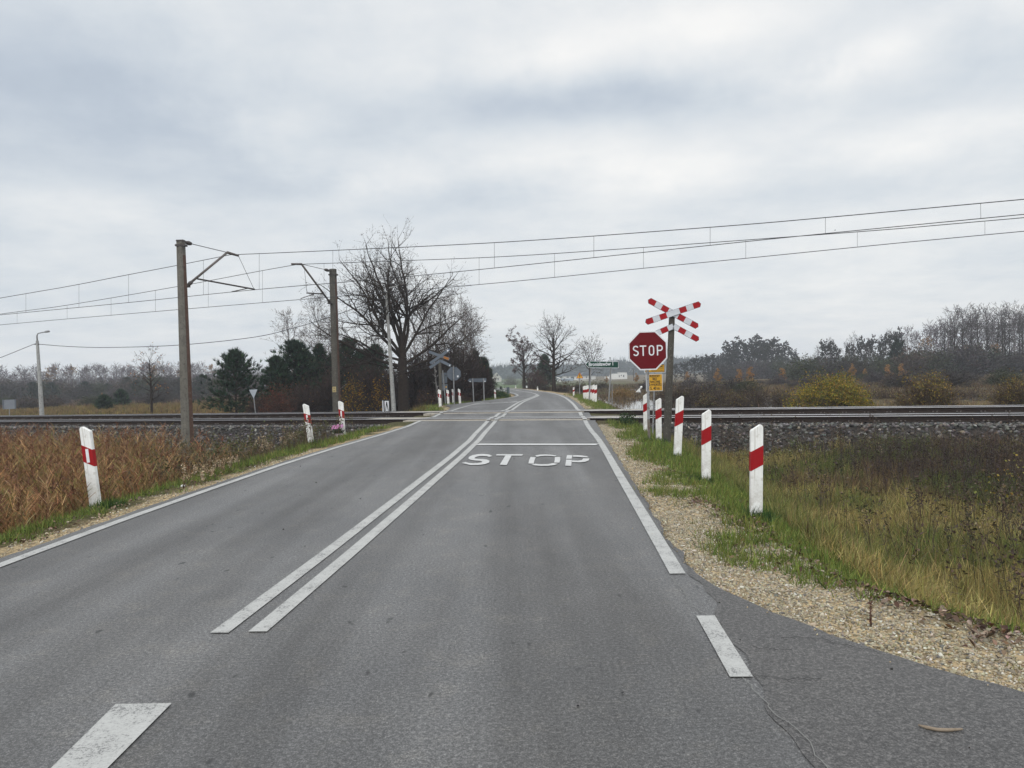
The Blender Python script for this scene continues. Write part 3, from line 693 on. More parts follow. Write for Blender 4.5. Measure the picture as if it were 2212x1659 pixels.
for lab, b_, t_, w_ in (('leftmost of the tight row of red and white posts beyond the rails on the right', (1481, 1195), (1472, 993), 5.2),
    ('second from left in the tight row of posts beyond the rails', (1502, 1197), (1494, 990), 5),
    ('third from left in the tight row of posts beyond the rails', (1526, 1200), (1521, 983), 5.4),
    ('post half hidden behind the left pole of the green direction sign', (1572, 1206), (1568, 985), 4),
    ('second from right in the tight row of posts beyond the rails', (1602, 1230), (1609, 974), 5.4),
    ('rightmost and nearest of the tight row of posts beyond the rails, beside the flood water', (1641, 1240), (1643, 978), 5.4),
    ('lone small post with a dark dot, left of the tight row, near the warning triangle', (1324, 1148), (1322, 1013), 3.4)):
    o = guide_post(lab, c4(*b_), c4(*t_), -.06, False, gFR, 0, w_)
    if 'dark dot' in lab:
        MB().tube([(0, -.030, .30), (0, -.033, .30)], .022, 10).build('dot', M_['black'], o); MB().box(-.064, .064, -.031, .031, .83, .86).build('stripe', M_['black'], o)
# small delineators along the far bend
for lab, b_, t_ in (('tiny white roadside marker at the outer edge of the far bend', (555, 497), (554, 440)), ('small white roadside marker with dark band left of the big far tree', (990, 553), (990, 465)), ('small white roadside marker inside the bend beside the grey slab signs', (318, 572), (317, 490))):
    b = G(*c5(*b_), -.1); T_ = at(*c5(*t_), b.y); h = (T_-b).z
    o = thing('roadside_marker', lab, 'roadside marker', b, 'small white markers on the far bend')
    MB().prism([(-.05, -.2), (.05, -.2), (.05, h-.05), (.03, h), (-.05, h-.03)], -.03, .03).build('body', M_['white'], o)
    MB().box(-.052, .052, -.032, .032, h*.68, h*.82).build('band', M_['black'], o)
# ------------------------------------------------------------------ railway crossing signs
def pole(mb, b, T_, r0, r1, k=10): return mb.tube([b, T_], [r0, r1], k)
def plank(name, parent, P0, P1, wid, y, segs, mats, th=.02, pointed=(True, True), frame=True):
    """plank in the x-z plane of parent, from P0 to P1, with pointed ends and coloured bands"""
    P0 = Vector((P0[0], 0, P0[1])); P1 = Vector((P1[0], 0, P1[1])); d = (P1-P0); L = d.length; d.normalize(); n = Vector((-d.z, 0, d.x)); h = wid/2; tip = wid*.3
    def out(a, b, hh, p0, p1):
        pts = [(a, -hh)] if not p0 else [(a+tip, -hh)]
        pts = ([(a+tip, hh), (a, 0), (a+tip, -hh)] if p0 else [(a, hh), (a, -hh)])+([(b-tip, -hh), (b, 0), (b-tip, hh)] if p1 else [(b, -hh), (b, hh)])
        return [((P0+d*s_+n*q_).x, (P0+d*s_+n*q_).z) for s_, q_ in pts]
    o = MB().prism(out(0, L, h, *pointed), y, y+th).build(name, M_['signback'], parent)
    ns = len(segs); tot = sum(segs); s0 = 0
    e = .006
    for i, q_ in enumerate(segs):
        a = L*s0/tot; s0 += q_; b = L*s0/tot
        f = MB().prism(out(a+(e if i == 0 else 0), b-(e if i == ns-1 else 0), h-e, pointed[0] and i == 0, pointed[1] and i == ns-1), y-.003, y-.0005)
        f.build('red_stripe' if mats[i % 2] == 'red' else 'white_stripe', M_[mats[i % 2]], o)
    return o
Yc = 17.7
cb = at(1437.5, 962, Yc); ct = at(1451.5, 684, Yc)
cr_ = thing('crossing_sign', 'red and white striped double crossbuck on leaning concrete pole behind the stop sign', 'crossing sign', cb)
def L2(o, p): return p-o.location
MB().tube([(0, 0, -.4), L2(cr_, ct)], [.098, .068], 8).build('pole', M_['concrete2'], cr_)
def pl(u, v): q = at(u, v, Yc); return (q.x-cb.x, q.z-cb.z)
S7 = [1.15, 1, 1, 1.9, 1, 1, 1.15]
plank('crossarm', cr_, pl(1398, 648.5), pl(1506, 707), .137, -.118, [1.15, 1, 1, 1.6, 1, 1, 1.15], ('red', 'plankwhite'))
plank('crossarm', cr_, pl(1391.5, 697.5), pl(1511, 657), .137, -.146, S7, ('red', 'plankwhite'))
plank('lower_arm', cr_, pl(1395, 730), pl(1452.5, 705), .13, -.115, [1.15, 1, 1, .85], ('red', 'plankwhite'), pointed=(True, False))
plank('lower_arm', cr_, pl(1452.5, 705), pl(1507.5, 735), .13, -.115, [.85, 1, 1, 1.15], ('plankwhite', 'red'), pointed=(False, True))
# stop sign
b = G(1402.5, 953, -.04); T_ = at(1397.5, 716, b.y)
st = thing('stop_sign', 'dark red octagonal STOP sign with white rim on rusty perforated pole by the right verge', 'stop sign', b)
MB().tube([(0, 0, -.3), L2(st, at(1401, 905, b.y))], .030, 10).build('pole', M_['rusty'], st)
pu = MB().tube([L2(st, at(1401, 905, b.y)), L2(st, T_)], [.0295, .029], 10).build('upper_pole', M_['steel'], st)
for vv in (828, 853, 882):
    q = L2(st, at(1401.5, vv, b.y)); MB().tube([(q.x+.004, q.y-.034, q.z), (q.x+.004, q.y-.029, q.z)], .009, 8).build('bolt_hole', M_['black'], pu)
q = L2(st, at(1398, 757.5, b.y))
def octa(r): return [(q.x+r/math.cos(PI/8)*math.cos(PI/8+i*PI/4), q.z+r/math.cos(PI/8)*math.sin(PI/8+i*PI/4)) for i in range(8)]
R0 = 42*b.y/F
pt_ = MB().prism(octa(R0), -.068, -.048).build('rim', M_['signwhite'], st, bevel=.003)
MB().prism(octa(R0*.93), -.071, -.069).build('plate', M_['stopred'], st)
def stroke_text(mb, x0, z0, w, h, sw, glyph, y0, y1):
    """one letter from rounded strokes"""
    def seg(P):
        n = len(P); A = []; Bq = []
        for i, p in enumerate(P):
            a = P[max(i-1, 0)]; c = P[min(i+1, n-1)]; L = math.hypot(c[0]-a[0], c[1]-a[1])+1e-9; nx, nz = -(c[1]-a[1])/L*sw/2, (c[0]-a[0])/L*sw/2
            A.append((x0+p[0]+nx, z0+p[1]+nz)); Bq.append((x0+p[0]-nx, z0+p[1]-nz))
        for i in range(n-1): mb.prism([A[i], A[i+1], Bq[i+1], Bq[i]], y0, y1)
    i_ = sw/2
    arc = lambda cx, cz, rx, rz, a0, a1, m=8: [(cx+rx*math.cos(math.radians(a0+(a1-a0)*j/m)), cz+rz*math.sin(math.radians(a0+(a1-a0)*j/m))) for j in range(m+1)]
    if glyph == 'S':
        rx = w/2-i_; rz = h/4-i_*.55
        seg(arc(w/2, h-i_-rz, rx, rz, 25, 215)+arc(w/2, i_+rz, rx, rz, 35, -155)[0:])
    if glyph == 'T': seg([(0, h-i_), (w, h-i_)]); seg([(w/2, h-sw), (w/2, 0)])
    if glyph == 'O':
        rx = w/2-i_; rz = rx*1.05
        seg(arc(w/2, h-i_-rz, rx, rz, 0, 180)+arc(w/2, i_+rz, rx, rz, 180, 360)+[(w-i_, h-i_-rz)])
    if glyph == 'P':
        rz = h*.26-i_*.5
        seg([(i_, 0), (i_, h)]); seg([(sw, h-i_), (w*.55, h-i_)]+arc(w*.55, h-i_-rz, w*.45-i_, rz, 90, -90)+[(sw, h-i_-2*rz)])
def px(n): return n*b.y/F
lt = MB()
for g_, u0, u1 in (('S', 1366, 1378.6), ('T', 1381, 1395), ('O', 1400, 1412), ('P', 1417.5, 1430.5)):
    stroke_text(lt, q.x+px(u0-1398), q.z-px(11), px(u1-u0), px(22.3), px(2.7), g_, -.0735, -.0715)
lt.build('lettering', M_['signwhite'], st)
# yellow overhead line warning boards
b = G(1408.3, 938, -.05)
wy = thing('warning_board', 'two yellow notices about overhead wires on a thin grey pole behind the stop sign', 'warning board', b)
MB().tube([(0, 0, -.3), L2(wy, at(1416, 770, b.y))], .019, 8).build('pole', M_['steel'], wy)
def rect_px(u0, v0, u1, v1):
    p0 = L2(wy, at(u0, v1, b.y)); p1 = L2(wy, at(u1, v0, b.y)); return p0.x, p1.x, p0.z, p1.z
x0, x1, z0, z1 = rect_px(1395.5, 807.2, 1430, 845.3)
lo_ = MB().box(x0, x1, -.040, -.026, z0, z1).build('lower_board', M_['signwhite'], wy)
MB().box(x0+.012, x1-.012, -.0425, -.0405, z0+.012, z1-.012).build('yellow_face', M_['yellow'], lo_)
xm = (x0+x1)/2+.010; hh = z1-z0
for body, fz, fs, fx in (('PRZEWODY', .815, .072, .62), ('SIECI', .655, .072, .66), ('TRAKCYJNEJ', .485, .072, .62), ('NA WYSOKOŚCI', .315, .070, .58), ('5, 40 m', .085, .098, .74)):
    text_mesh('lettering', body, fs, M_['black'], lo_, xm, -.0435, z0+hh*fz, fx, 'CENTER', .0022)
x0, x1, z0, z1 = rect_px(1392, 768, 1435.5, 806)
up_ = MB().box(x0, x1, -.040, -.026, z0, z1).build('upper_board', M_['signwhite'], wy)
MB().box(x0+.014, x1-.014, -.0425, -.0405, z0+.014, z1-.014).build('black_border', M_['black'], up_)
zm = z0+(z1-z0)*.475
MB().box(x0+.026, x1-.026, -.0445, -.0426, z0+.026, zm-.006).build('yellow_face', M_['yellow'], up_)
MB().box(x0+.026, x1-.026, -.0445, -.0426, zm+.006, z1-.026).build('pale_face', noisy('pale_blue_sheet', (.50, .56, .66), (.46, .52, .62), 5, .4, .4), up_)
text_mesh('lettering', 'Nie dotykać', .078, M_['black'], up_, x1-.045, -.0455, z0+.128, .78, 'RIGHT', .002)
text_mesh('lettering', 'urządzenie elektryczne', .030, M_['black'], up_, x1-.045, -.0455, z0+.092, .95, 'RIGHT')
text_mesh('lettering', 'zagrożenie dla życia', .040, M_['black'], up_, x1-.045, -.0455, z0+.044, .9, 'RIGHT')
# green direction sign
Yg = 36.6
b = G(*c4(1545, 1228), -.22); b = at(*c4(1545, 1228), Yg)
gs = thing('direction_sign', 'green direction arrow sign reading Bronisławów 1 on two grey poles', 'direction sign', b)
def lg(x, y, Y=Yg): return L2(gs, at(*c4(x, y), Y))
MB().tube([lg(1544, 1262), lg(1578, 690)], .034, 8).build('pole', M_['steel'], gs)
MB().tube([lg(1826, 1330), lg(1866, 690)], .034, 8).build('pole', M_['steel'], gs)
tl, bl, tr_, br, tip = lg(1537, 633), lg(1537, 729), lg(1971, 640), lg(1971, 733), lg(1489, 682)
MB().prism([(tip.x, tip.z), (bl.x, bl.z), (br.x, br.z), (tr_.x, tr_.z), (tl.x, tl.z)], -.062, -.04).build('rim', M_['signwhite'], gs)
cx, cz = (tip.x+br.x)/2, (tl.z+br.z)/2
e = .016
MB().prism([(tip.x+.022, tip.z), (bl.x+.004, bl.z+e), (br.x-e, br.z+e), (tr_.x-e, tr_.z-e), (tl.x+.004, tl.z-e)], -.065, -.063).build('plate', M_['green'], gs)
text_mesh('lettering', 'Bronisławów 1', .25, M_['signwhite'], gs, bl.x+.002, -.067, bl.z+.072, .80, 'LEFT', .005)
# warning triangle
b = G(*c5(1822, 682), -.18); Yt = b.y
tg = thing('warning_sign', 'yellow warning triangle with side road symbol on thin pole by the far right verge', 'warning sign', b)
MB().tube([(0, 0, -.3), L2(tg, at(*c5(1820, 200), Yt))], .022, 8).build('pole', M_['steel'], tg)
P3 = [L2(tg, at(*c5(*p), Yt)) for p in ((1752, 301), (1893, 300), (1820, 181))]
cxy = sum((p for p in P3), Vector())/3
def tri(s_): return [(cxy.x+(p.x-cxy.x)*s_, cxy.z+(p.z-cxy.z)*s_) for p in P3]
MB().prism(tri(1.0), -.045, -.03).build('red_rim', M_['red'], tg, bevel=.004); MB().prism(tri(.80), -.048, -.046).build('yellow_face', M_['yellow'], tg)
w_ = P3[1].x-P3[0].x; zb = P3[0].z
sy = MB(); sy.prism([(cxy.x-.055*w_, zb+.13*w_), (cxy.x+.055*w_, zb+.13*w_), (cxy.x+.055*w_, zb+.52*w_), (cxy.x, zb+.60*w_), (cxy.x-.055*w_, zb+.52*w_)], -.0505, -.0485); sy.prism([(cxy.x+.056*w_, zb+.28*w_), (cxy.x+.17*w_, zb+.28*w_), (cxy.x+.17*w_, zb+.35*w_), (cxy.x+.056*w_, zb+.35*w_)], -.0505, -.0485)
sy.build('side_road_symbol', M_['black'], tg)
# grey backs of the signs facing the other way
Yb = 36.2
b = at(*c3(604, 1170), Yb); bc = thing('crossing_sign', 'grey unpainted back of a double crossbuck on concrete pole beyond the rails', 'crossing sign', b)
lb = lambda x, y, Y=Yb: L2(bc, at(*c3(x, y), Y))
MB().tube([lb(608, 1320), lb(577, 400)], [.085, .07], 8).build('pole', M_['concrete2'], bc)
def xz(p): return (p.x, p.z)
for p_, q_, y_ in (((396, 375), (752, 508), .08), ((418, 580), (760, 332), .10), ((410, 655), (590, 530), .075), ((590, 530), (778, 622), .075)):
    A_, B_ = lb(*p_), lb(*q_); d = (B_-A_).normalized(); n = Vector((-d.z, 0, d.x))*.065
    ar = MB().prism([xz(A_+n), xz(A_-n), xz(B_-n), xz(B_+n)], -y_-.01, -y_+.01).build('arm_back', M_['signback'], bc)
    if q_ == (752, 508):
        s0 = A_.lerp(B_, .72); s1 = A_.lerp(B_, .97); MB().prism([xz(s0+n*.8), xz(s0-n*.8), xz(s1-n*.8), xz(s1+n*.8)], -y_-.013, -y_-.0105).build('rust_patch', M_['orange'], ar)
    if q_ in ((760, 332), (778, 622)):
        s0 = A_.lerp(B_, .86); s1 = A_.lerp(B_, .93); MB().prism([xz(s0+n*.5), xz(s0-n*.5), xz(s1-n*.5), xz(s1+n*.5)], -y_-.013, -y_-.0105).build('sticker', M_['signwhite'], ar)
Yb2 = 37.6
b = at(*c3(834, 1266), Yb2); bo = thing('stop_sign', 'grey back of an octagonal stop sign with two clamps on a thin pole', 'stop sign', b)
lo = lambda x, y: L2(bo, at(*c3(x, y), Yb2))
MB().tube([lo(836, 1300), lo(818, 618)], .030, 8).build('pole', M_['steel'], bo)
q = lo(827, 760); R0 = 117/8.064*Yb2/F
MB().prism(octa(R0), .035, .05).build('plate_back', M_['signback'], bo)
for yy in (703, 824):
    p_ = lo(822, yy); MB().box(p_.x-.11, p_.x+.11, .0, .034, p_.z-.012, p_.z+.012).build('clamp', M_['signback'], bo)
p_ = lo(895, 805); MB().box(p_.x-.04, p_.x+.04, .030, .0345, p_.z-.045, p_.z+.045).build('sticker', M_['signwhite'], bo)
Yb3 = 37.9
b = at(*c3(686, 1288), Yb3); bb = thing('sign_back', 'two tall grey sign backs, one above the other, beside the concrete cross pole', 'sign', b)
lb3 = lambda x, y: L2(bb, at(*c3(x, y), Yb3))
MB().tube([lb3(686, 1310), lb3(634, 700)], .028, 8).build('pole', M_['steel'], bb)
for (x0, y0, x1, y1) in ((612, 740, 706, 922), (620, 936, 716, 1052)):
    p0, p1 = lb3(x0, y1), lb3(x1, y0); o = MB().box(p0.x, p1.x, .03, .045, p0.z, p1.z).build('plate_back', M_['signback'], bb)
p_ = lb3(692, 990); MB().box(p_.x-.025, p_.x+.025, .02, .0295, p_.z-.04, p_.z+.04).build('sticker', M_['yellow'], o)
Yd = 39.5
b = at(*c3(1174, 1256), Yd); bd_ = thing('direction_sign', 'grey back of a wide arrow sign on two thin poles before the thicket', 'direction sign', b)
ld = lambda x, y: L2(bd_, at(*c3(x, y), Yd))
MB().tube([ld(1175, 1285), ld(1154, 838)], .030, 8).build('pole', M_['steel'], bd_); MB().tube([ld(1356, 1240), ld(1344, 838)], .030, 8).build('pole', M_['steel'], bd_)
A_ = [ld(1066, 880), ld(1095, 903), ld(1392, 905), ld(1392, 838), ld(1095, 843)]
bp = MB().prism([xz(p) for p in A_], .035, .05).build('plate_back', M_['signback'], bd_)
for xx, yy in ((1112, 893), (1368, 890)):
    p_ = ld(xx, yy); MB().box(p_.x-.035, p_.x+.035, .028, .0345, p_.z-.02, p_.z+.02).build('sticker', M_['signwhite'], bp)
# give way sign seen from behind, grey board far left, slab signs in the bend
Yy_ = 36
b = at(553.5, 902, Yy_); gw = thing('give_way_sign', 'pale back of a downward triangle sign on a thin pole before the dark pines', 'give way sign', b)
MB().tube([(0, 0, -.2), L2(gw, at(546.5, 843, Yy_))], .022, 8).build('pole', M_['steel'], gw)
P3 = [L2(gw, at(*p, Yy_)) for p in ((538.5, 842), (556.5, 841), (548.5, 861))]
MB().prism([xz(p) for p in P3], -.04, -.026).build('plate_back', noisy('pale_sign_back', (.36, .39, .42), (.30, .33, .36), 5), gw)
Yl = 47
b = at(20, 895, Yl); gb = thing('sign_back', 'grey rectangular sign back low in the bushes at the far left', 'sign', b)
MB().tube([(0, 0, -.6), L2(gb, at(20, 868, Yl))], .025, 8).build('pole', M_['steel'], gb)
p0, p1 = L2(gb, at(7, 884, Yl)), L2(gb, at(35, 863, Yl)); MB().box(p0.x, p1.x, -.05, -.028, p0.z, p1.z).build('plate_back', noisy('light_grey_back', (.19, .205, .23), (.16, .175, .20), 4), gb)
for sx_ in (p0.x+.03, p1.x-.06): MB().box(sx_, sx_+.06, -.075, -.051, p0.z, p1.z+.02).build('rail_edge', M_['signback'], gb)
for lab, b_, t_, w_, m_ in (('grey narrow slab sign back on a stub pole inside the far bend', (405, 665), (402, 475), 6.5, 'signback'), ('small dark slab sign back at the inner edge of the far bend', (262, 541), (258, 458), 4.6, 'black')):
    b = G(*c5(*b_), -.1); Y_ = b.y; T_ = at(*c5(*t_), Y_)
    o = thing('sign_back', lab, 'sign', b)
    MB().tube([(0, 0, -.3), (T_.x-b.x, 0, T_.z-b.z)], .03, 6).build('pole', M_['steel'], o); ww = w_*Y_/F/2; h = T_.z-b.z
    MB().box(T_.x-b.x-ww, T_.x-b.x+ww, -.05, -.03, h*.32, h).build('plate_back', M_[m_], o)
b = G(*c5(765, 497), -.1); Y_ = b.y; T_ = at(*c5(765, 393), Y_); h = T_.z-b.z; w_ = 29/9.163*Y_/F
o = thing('notice_box', 'small notice case with dark top and white lower half beside the reddish tree', 'notice board', b)
MB().box(-w_, w_, -.15, .15, h*.5, h).build('cabinet', M_['iron'], o); MB().box(-w_*.75, w_*.75, -.16, .1, h*.06, h*.499).build('white_panel', M_['white'], o); MB().box(-w_, -w_*.8, -.1, .1, -.2, h*.499).build('leg', M_['iron'], o); MB().box(w_*.8, w_, -.1, .1, -.2, h*.499).build('leg', M_['iron'], o); MB().box(-w_*1.1, w_*1.1, -.2, .2, h, h*1.06).build('roof', M_['roof'], o)
# railway indicator box
b = at(834, 892, 33.6); ib = thing('railway_indicator', 'small black box indicator with white panel and black wedge beside the far rail', 'railway indicator', b)
p0, p1 = L2(ib, at(827, 890, 33.6)), L2(ib, at(842, 863.5, 33.6)); x0, x1, z0, z1 = p0.x, p1.x, p0.z, p1.z; wq = x1-x0; hq = z1-z0
MB().box(x0, x1, -.1, .1, z0, z1).build('box', M_['black'], ib, bevel=.008); MB().box(-.03, .03, -.03, .03, -.5, z0).build('stub_pole', M_['iron'], ib)
MB().box(x0+.33*wq, x1-.1*wq, -.104, -.1005, z0+.08*hq, z1-.08*hq).build('white_panel', M_['signwhite'], ib); MB().box(x0+.03*wq, x0+.16*wq, -.104, -.1005, z0+.04*hq, z1-.04*hq).build('white_edge', M_['signwhite'], ib)
wm = MB(); xm = x0+.615*wq
wm.prism([(xm-.02, z1-.16*hq), (xm+.02, z1-.16*hq), (xm+.075, z0+.1*hq), (xm+.045, z0+.1*hq), (xm, z0+.58*hq), (xm-.045, z0+.1*hq), (xm-.075, z0+.1*hq)], -.107, -.1045); wm.build('wedge_mark', M_['black'], ib)
# ------------------------------------------------------------------ catenary masts
def mast(label, Ym, base, top, w0, w1, side, arm, group):
    b = at(*base, Ym); T_ = at(*top, Ym)
    o = thing('catenary_mast', label, 'catenary mast', b, group); l = lambda u, v, Y=Ym: L2(o, at(u, v, Y))
    ax = L2(o, T_); ang = -TA
    c_, s_ = math.cos(ang), math.sin(ang)
    def sq(h, hx, hy):
        c = ax*h; return [(c.x+c_*x-s_*y, c.y+s_*x+c_*y, c.z) for x, y in ((-hx, -hy), (hx*.55, -hy), (hx, -hy*.4), (hx, hy), (-hx, hy))]
    def body(name, m, hx0, hx1, hy0, hy1, dx=0):
        mb = MB(); vs = sq(-.12, hx0, hy0)+sq(1, hx1, hy1); mb.add(vs, [(0, 1, 6, 5), (1, 2, 7, 6), (2, 3, 8, 7), (3, 4, 9, 8), (4, 0, 5, 9), (9, 8, 7, 6, 5) [::-1]]); return mb.build(name, m, o)
    body('pole', M_['concrete'] if side < 0 else M_['concrete2'], w0, w1, w0*.9, w1*.9)
    mb = MB(); vs = [(x+.004*c_+.0, y, z) for x, y, z in sq(-.1, w0*1.012, w0*.86)[2:4]+sq(.93, w1*1.012, w1*.86)[2:4]]; mb.add(vs, [(0, 1, 3, 2)]); mb.build('rust_streak', M_['rustside'], o)
    MB().box(-w1*1.5, w1*1.7, -w1*1.1, w1*1.1, -.06, .0).build('top_collar', M_['iron'], o).location = ax*(.985 if side < 0 else .965)
    if side < 0: MB().box(-w1*1.15, w1*1.15, -w1, w1, -.0, .05).build('cap', M_['iron'], o).location = ax
    return o, l
Ym = 25.0
m1, l = mast('nearer concrete catenary mast with arm reaching right, on the ballast edge', Ym, (405, 938), (390.5, 522), .145, .10, -1, None, 'catenary masts')
# the cantilever reaches over the near track along the track normal
def arm_pt(m, u, v, s0, dirn):
    """point on the vertical plane through the mast along the track normal"""
    d = ray(u, v); b0 = m.location; # plane spanned by N and Z: t constant
    tc = b0.x*TX+b0.y*TY+s0
    k_ = tc/(d.x*TX+d.y*TY)
    return Vector((d.x*k_, d.y*k_, H+d.z*k_))-b0
def c6(x, y): return ((640+x/5.53)/1.8228, (900+y/5.53)/1.8228)
def c7(x, y): return ((1100+x/6.637)/1.8228, (1000+y/6.637)/1.8228)
def cantilever(m, P, cz, coll):
    a = lambda p: arm_pt(m, *cz(*p), 0, 1)
    c = MB(); top_in, ins0, ins1, apex, tip, foot, fins, jnt, reg_end, drop, s1, s2 = [a(p) for p in P]
    MB().tube([ins1, apex], .012, 6).build('tie_rod', M_['wire'], m)
    MB().tube([top_in, ins0.lerp(ins1, .15), ins0.lerp(ins1, .5), ins0.lerp(ins1, .85), ins1], [.02, .055, .075, .055, .02], 8).build('tie_insulator', M_['iron'], m, True)
    MB().tube([fins, apex], .042, 8).build('strut_tube', M_['armsteel'], m, True)
    MB().tube([apex, tip], [.05, .04], 8).build('saddle_arm', M_['armsteel'], m, True)
    MB().tube([foot, foot.lerp(fins, .35), foot.lerp(fins, .65), fins], [.03, .06, .07, .04], 8).build('strut_insulator', M_['iron'], m, True)
    MB().tube([jnt, reg_end], .028, 8).build('registration_tube', M_['iron'], m, True)
    MB().tube([tip if coll else apex.lerp(fins, .1), drop], .008, 5).build('drop_wire', M_['wire'], m)
    MB().tube([s1, s2], .018, 6).build('steady_arm', M_['iron'], m, True)
    q = foot; MB().box(-.12, .05, -.14, .14, -.03, .03).build('foot_bracket', M_['iron'], m).location = q
    return apex, tip, s2
ap1 = cantilever(m1, [(470, 285), (500, 300), (640, 335), (1410, 520), (1650, 590), (535, 1255), (645, 1150), (760, 1095), (2005, 1322), (1985, 1305), (1840, 1305), (1510, 1375)], c6, True)
Ym2 = 36.0
m2, l2 = mast('farther concrete catenary mast with arm reaching left, before the big bare tree', Ym2, (728, 897), (719, 581), .145, .125, 1, None, 'catenary masts')
ap2 = cantilever(m2, [(1335, 445), (1300, 440), (1180, 405), (580, 265), (320, 262), (1340, 1290), (1265, 1190), (1160, 1045), (715, 1020), (720, 1015), (910, 1045), (560, 1165)], c7, False)
p0, p1 = l2(720, 847), l2(727.5, 835); q_ = MB().box(p0.x, p1.x, -.165, -.152, p0.z, p1.z).build('number_plate', noisy('cream_plate', (.42, .33, .16), (.36, .28, .13), 9), m2)
text_mesh('lettering', '93', .105, M_['black'], q_, (p0.x+p1.x)/2, -.1665, p0.z+.145, .9, 'CENTER'); text_mesh('lettering', '44', .105, M_['black'], q_, (p0.x+p1.x)/2, -.1665, p0.z+.03, .9, 'CENTER')
# overhead wires: each lies in the vertical plane of its track
def onplane(u, v, n0):
    d = ray(u, v); k_ = n0/(d.x*NX+d.y*NY); return Vector((d.x*k_, d.y*k_, H+d.z*k_))
def spline(P, m=10):
    out = []
    for i in range(len(P)-1):
        a, b, c, d = P[max(i-1, 0)], P[i], P[i+1], P[min(i+2, len(P)-1)]
        for j in range(m):
            s_ = j/m; out.append(.5*((2*b)+(c-a)*s_+(2*a-5*b+4*c-d)*s_*s_+(3*b-a-3*c+d)*s_**3))
    return out+[P[-1]]
def ext(P, L=22):
    a = (P[0]-P[1]).normalized(); b = (P[-1]-P[-2]).normalized(); return [P[0]+a*L]+P+[P[-1]+b*L]
NA, NB = (N1+N2)/2, (N3+N4)/2
t1_ = m1.location+ap1[1]; t2_ = m2.location+ap2[0]
na1 = t1_.x*NX+t1_.y*NY; nb2 = t2_.x*NX+t2_.y*NY
def catenary(label, nW, msgL, msgR, joint, con, hang, wh):
    o = thing('catenary_wires', label, 'overhead wires', onplane(*con[2], nW), 'overhead wires above the two tracks'); org = o.location.copy()
    pm = [onplane(u, v, nW) for u, v in msgL]; j = onplane(*joint, nW); pr = [onplane(u, v, nW) for u, v in msgR]
    Lp = spline(ext(pm+[j])[:-1], 8); Rp = spline(ext([j]+pr)[1:], 8)
    msg = Lp+Rp[1:]
    MB().tube([p-org for p in msg], .0125, 5).build('messenger_wire', M_['wire'], o)
    cp = spline(ext([onplane(u, v, nW) for u, v in con]), 8)
    off = Vector((NX, NY, 0))*.022
    for sg in (-1, 1): MB().tube([p+off*sg+Vector((0, 0, sg*.006))-org for p in cp], .0085, 5).build('contact_wire', M_['wire'], o)
    for u_, _ in hang:
        def near(P):
            best = None
            for a, b in zip(P[:-1], P[1:]):
                def uu(p):
                    q = p-Vector((0, 0, H)); f = q.dot(F_); return 1106+F*q.dot(cr)/f
                if min(uu(a), uu(b)) <= u_ <= max(uu(a), uu(b)): s_ = (u_-uu(a))/(uu(b)-uu(a)+1e-9); best = a.lerp(b, s_)
            return best
        a, b_ = near(msg), near(cp)
        if a is None or b_ is None: continue
        b2 = b_+Vector((0, 0, .01))
        MB().tube([a-org, b2-org], .005, 4).build('dropper', M_['wire'], o)
hA = [(u, 0) for u in (56, 170.6, 277.8, 439.5, 560, 719, 1068, 1283, 1534, 1783, 2119)]
hB = [(u, 0) for u in (37, 145, 240, 336, 450, 567, 700, 1035, 1198, 1390, 1611, 1852, 2128)]
catenary('overhead catenary wires of the nearer track, the higher pair across the sky', NA, [(0, 644), (145, 619), (277, 593.5), (384, 573)], [(719, 541), (1097, 522.5), (1534, 491), (1783, 470), (2212, 430.5)], (497, 550.5), [(0, 680.4), (277, 653.6), (560, 625), (820, 603), (1097, 576), (1534, 530), (1783, 504.5), (2121, 471.8), (2212, 463)], hA, 0)
catenary('overhead catenary wires of the farther track, the lower pair across the sky', NB, [(0, 678.5), (145, 659.2), (383, 619), (570, 584)], [(860, 563.5), (1097, 553.8), (1390, 534.5), (1611, 518.5), (1920, 495.6), (2212, 470.2)], (645, 571), [(0, 701.8), (145, 689), (450, 663.4), (800, 634.6), (1097, 609), (1390, 579.5), (1611, 558), (1920, 527), (2212, 499.5)], hB, 0)
# ------------------------------------------------------------------ street lamps and cable
Yl1 = 43.5
b = at(91.5, 912, Yl1); la = thing('street_lamp', 'pale concrete street lamp with short bent arm at the far left', 'street lamp', b, 'concrete street lamps'); l = lambda u, v: L2(la, at(u, v, Yl1))
MB().tube([l(92, 920), l(80.5, 736)], [.135, .075], 8).build('pole', M_['lampconc'], la)
MB().tube([l(80.5, 738), l(79.8, 726), l(81, 721.5), l(85, 719.5), l(97, 717.2)], [.04, .04, .036, .033, .03], 8).build('arm', M_['steel'], la, True); MB().tube([l(96, 717.4), l(99, 716.6), l(105, 715.6), l(107.5, 715.8)], [.03, .06, .065, .03], 8).build('lamp_head', M_['steel'], la, True)
MB().box(-.13, .1, -.05, .05, -.02, .02).build('bracket', M_['iron'], la).location = l(80.5, 744)
Yl2 = 37.0
b = at(850, 890, Yl2); lb_ = thing('street_lamp', 'concrete street lamp with dark lamp head in front of the big bare tree trunk', 'street lamp', b, 'concrete street lamps'); l2_ = lambda u, v: L2(lb_, at(u, v, Yl2))
MB().tube([l2_(851.5, 900), l2_(834.5, 637)], [.115, .055], 6).build('pole', M_['lampconc'], lb_)
MB().tube([l2_(835, 645), l2_(836, 628), l2_(841, 622), l2_(850, 619.5), l2_(863, 617)], .028, 8).build('arm', M_['lampconc'], lb_, True)
MB().tube([l2_(861, 617.5), l2_(865, 616.3), l2_(871, 615), l2_(877, 613.3)], [.035, .075, .07, .02], 8).build('lamp_head', M_['iron'], lb_, True)
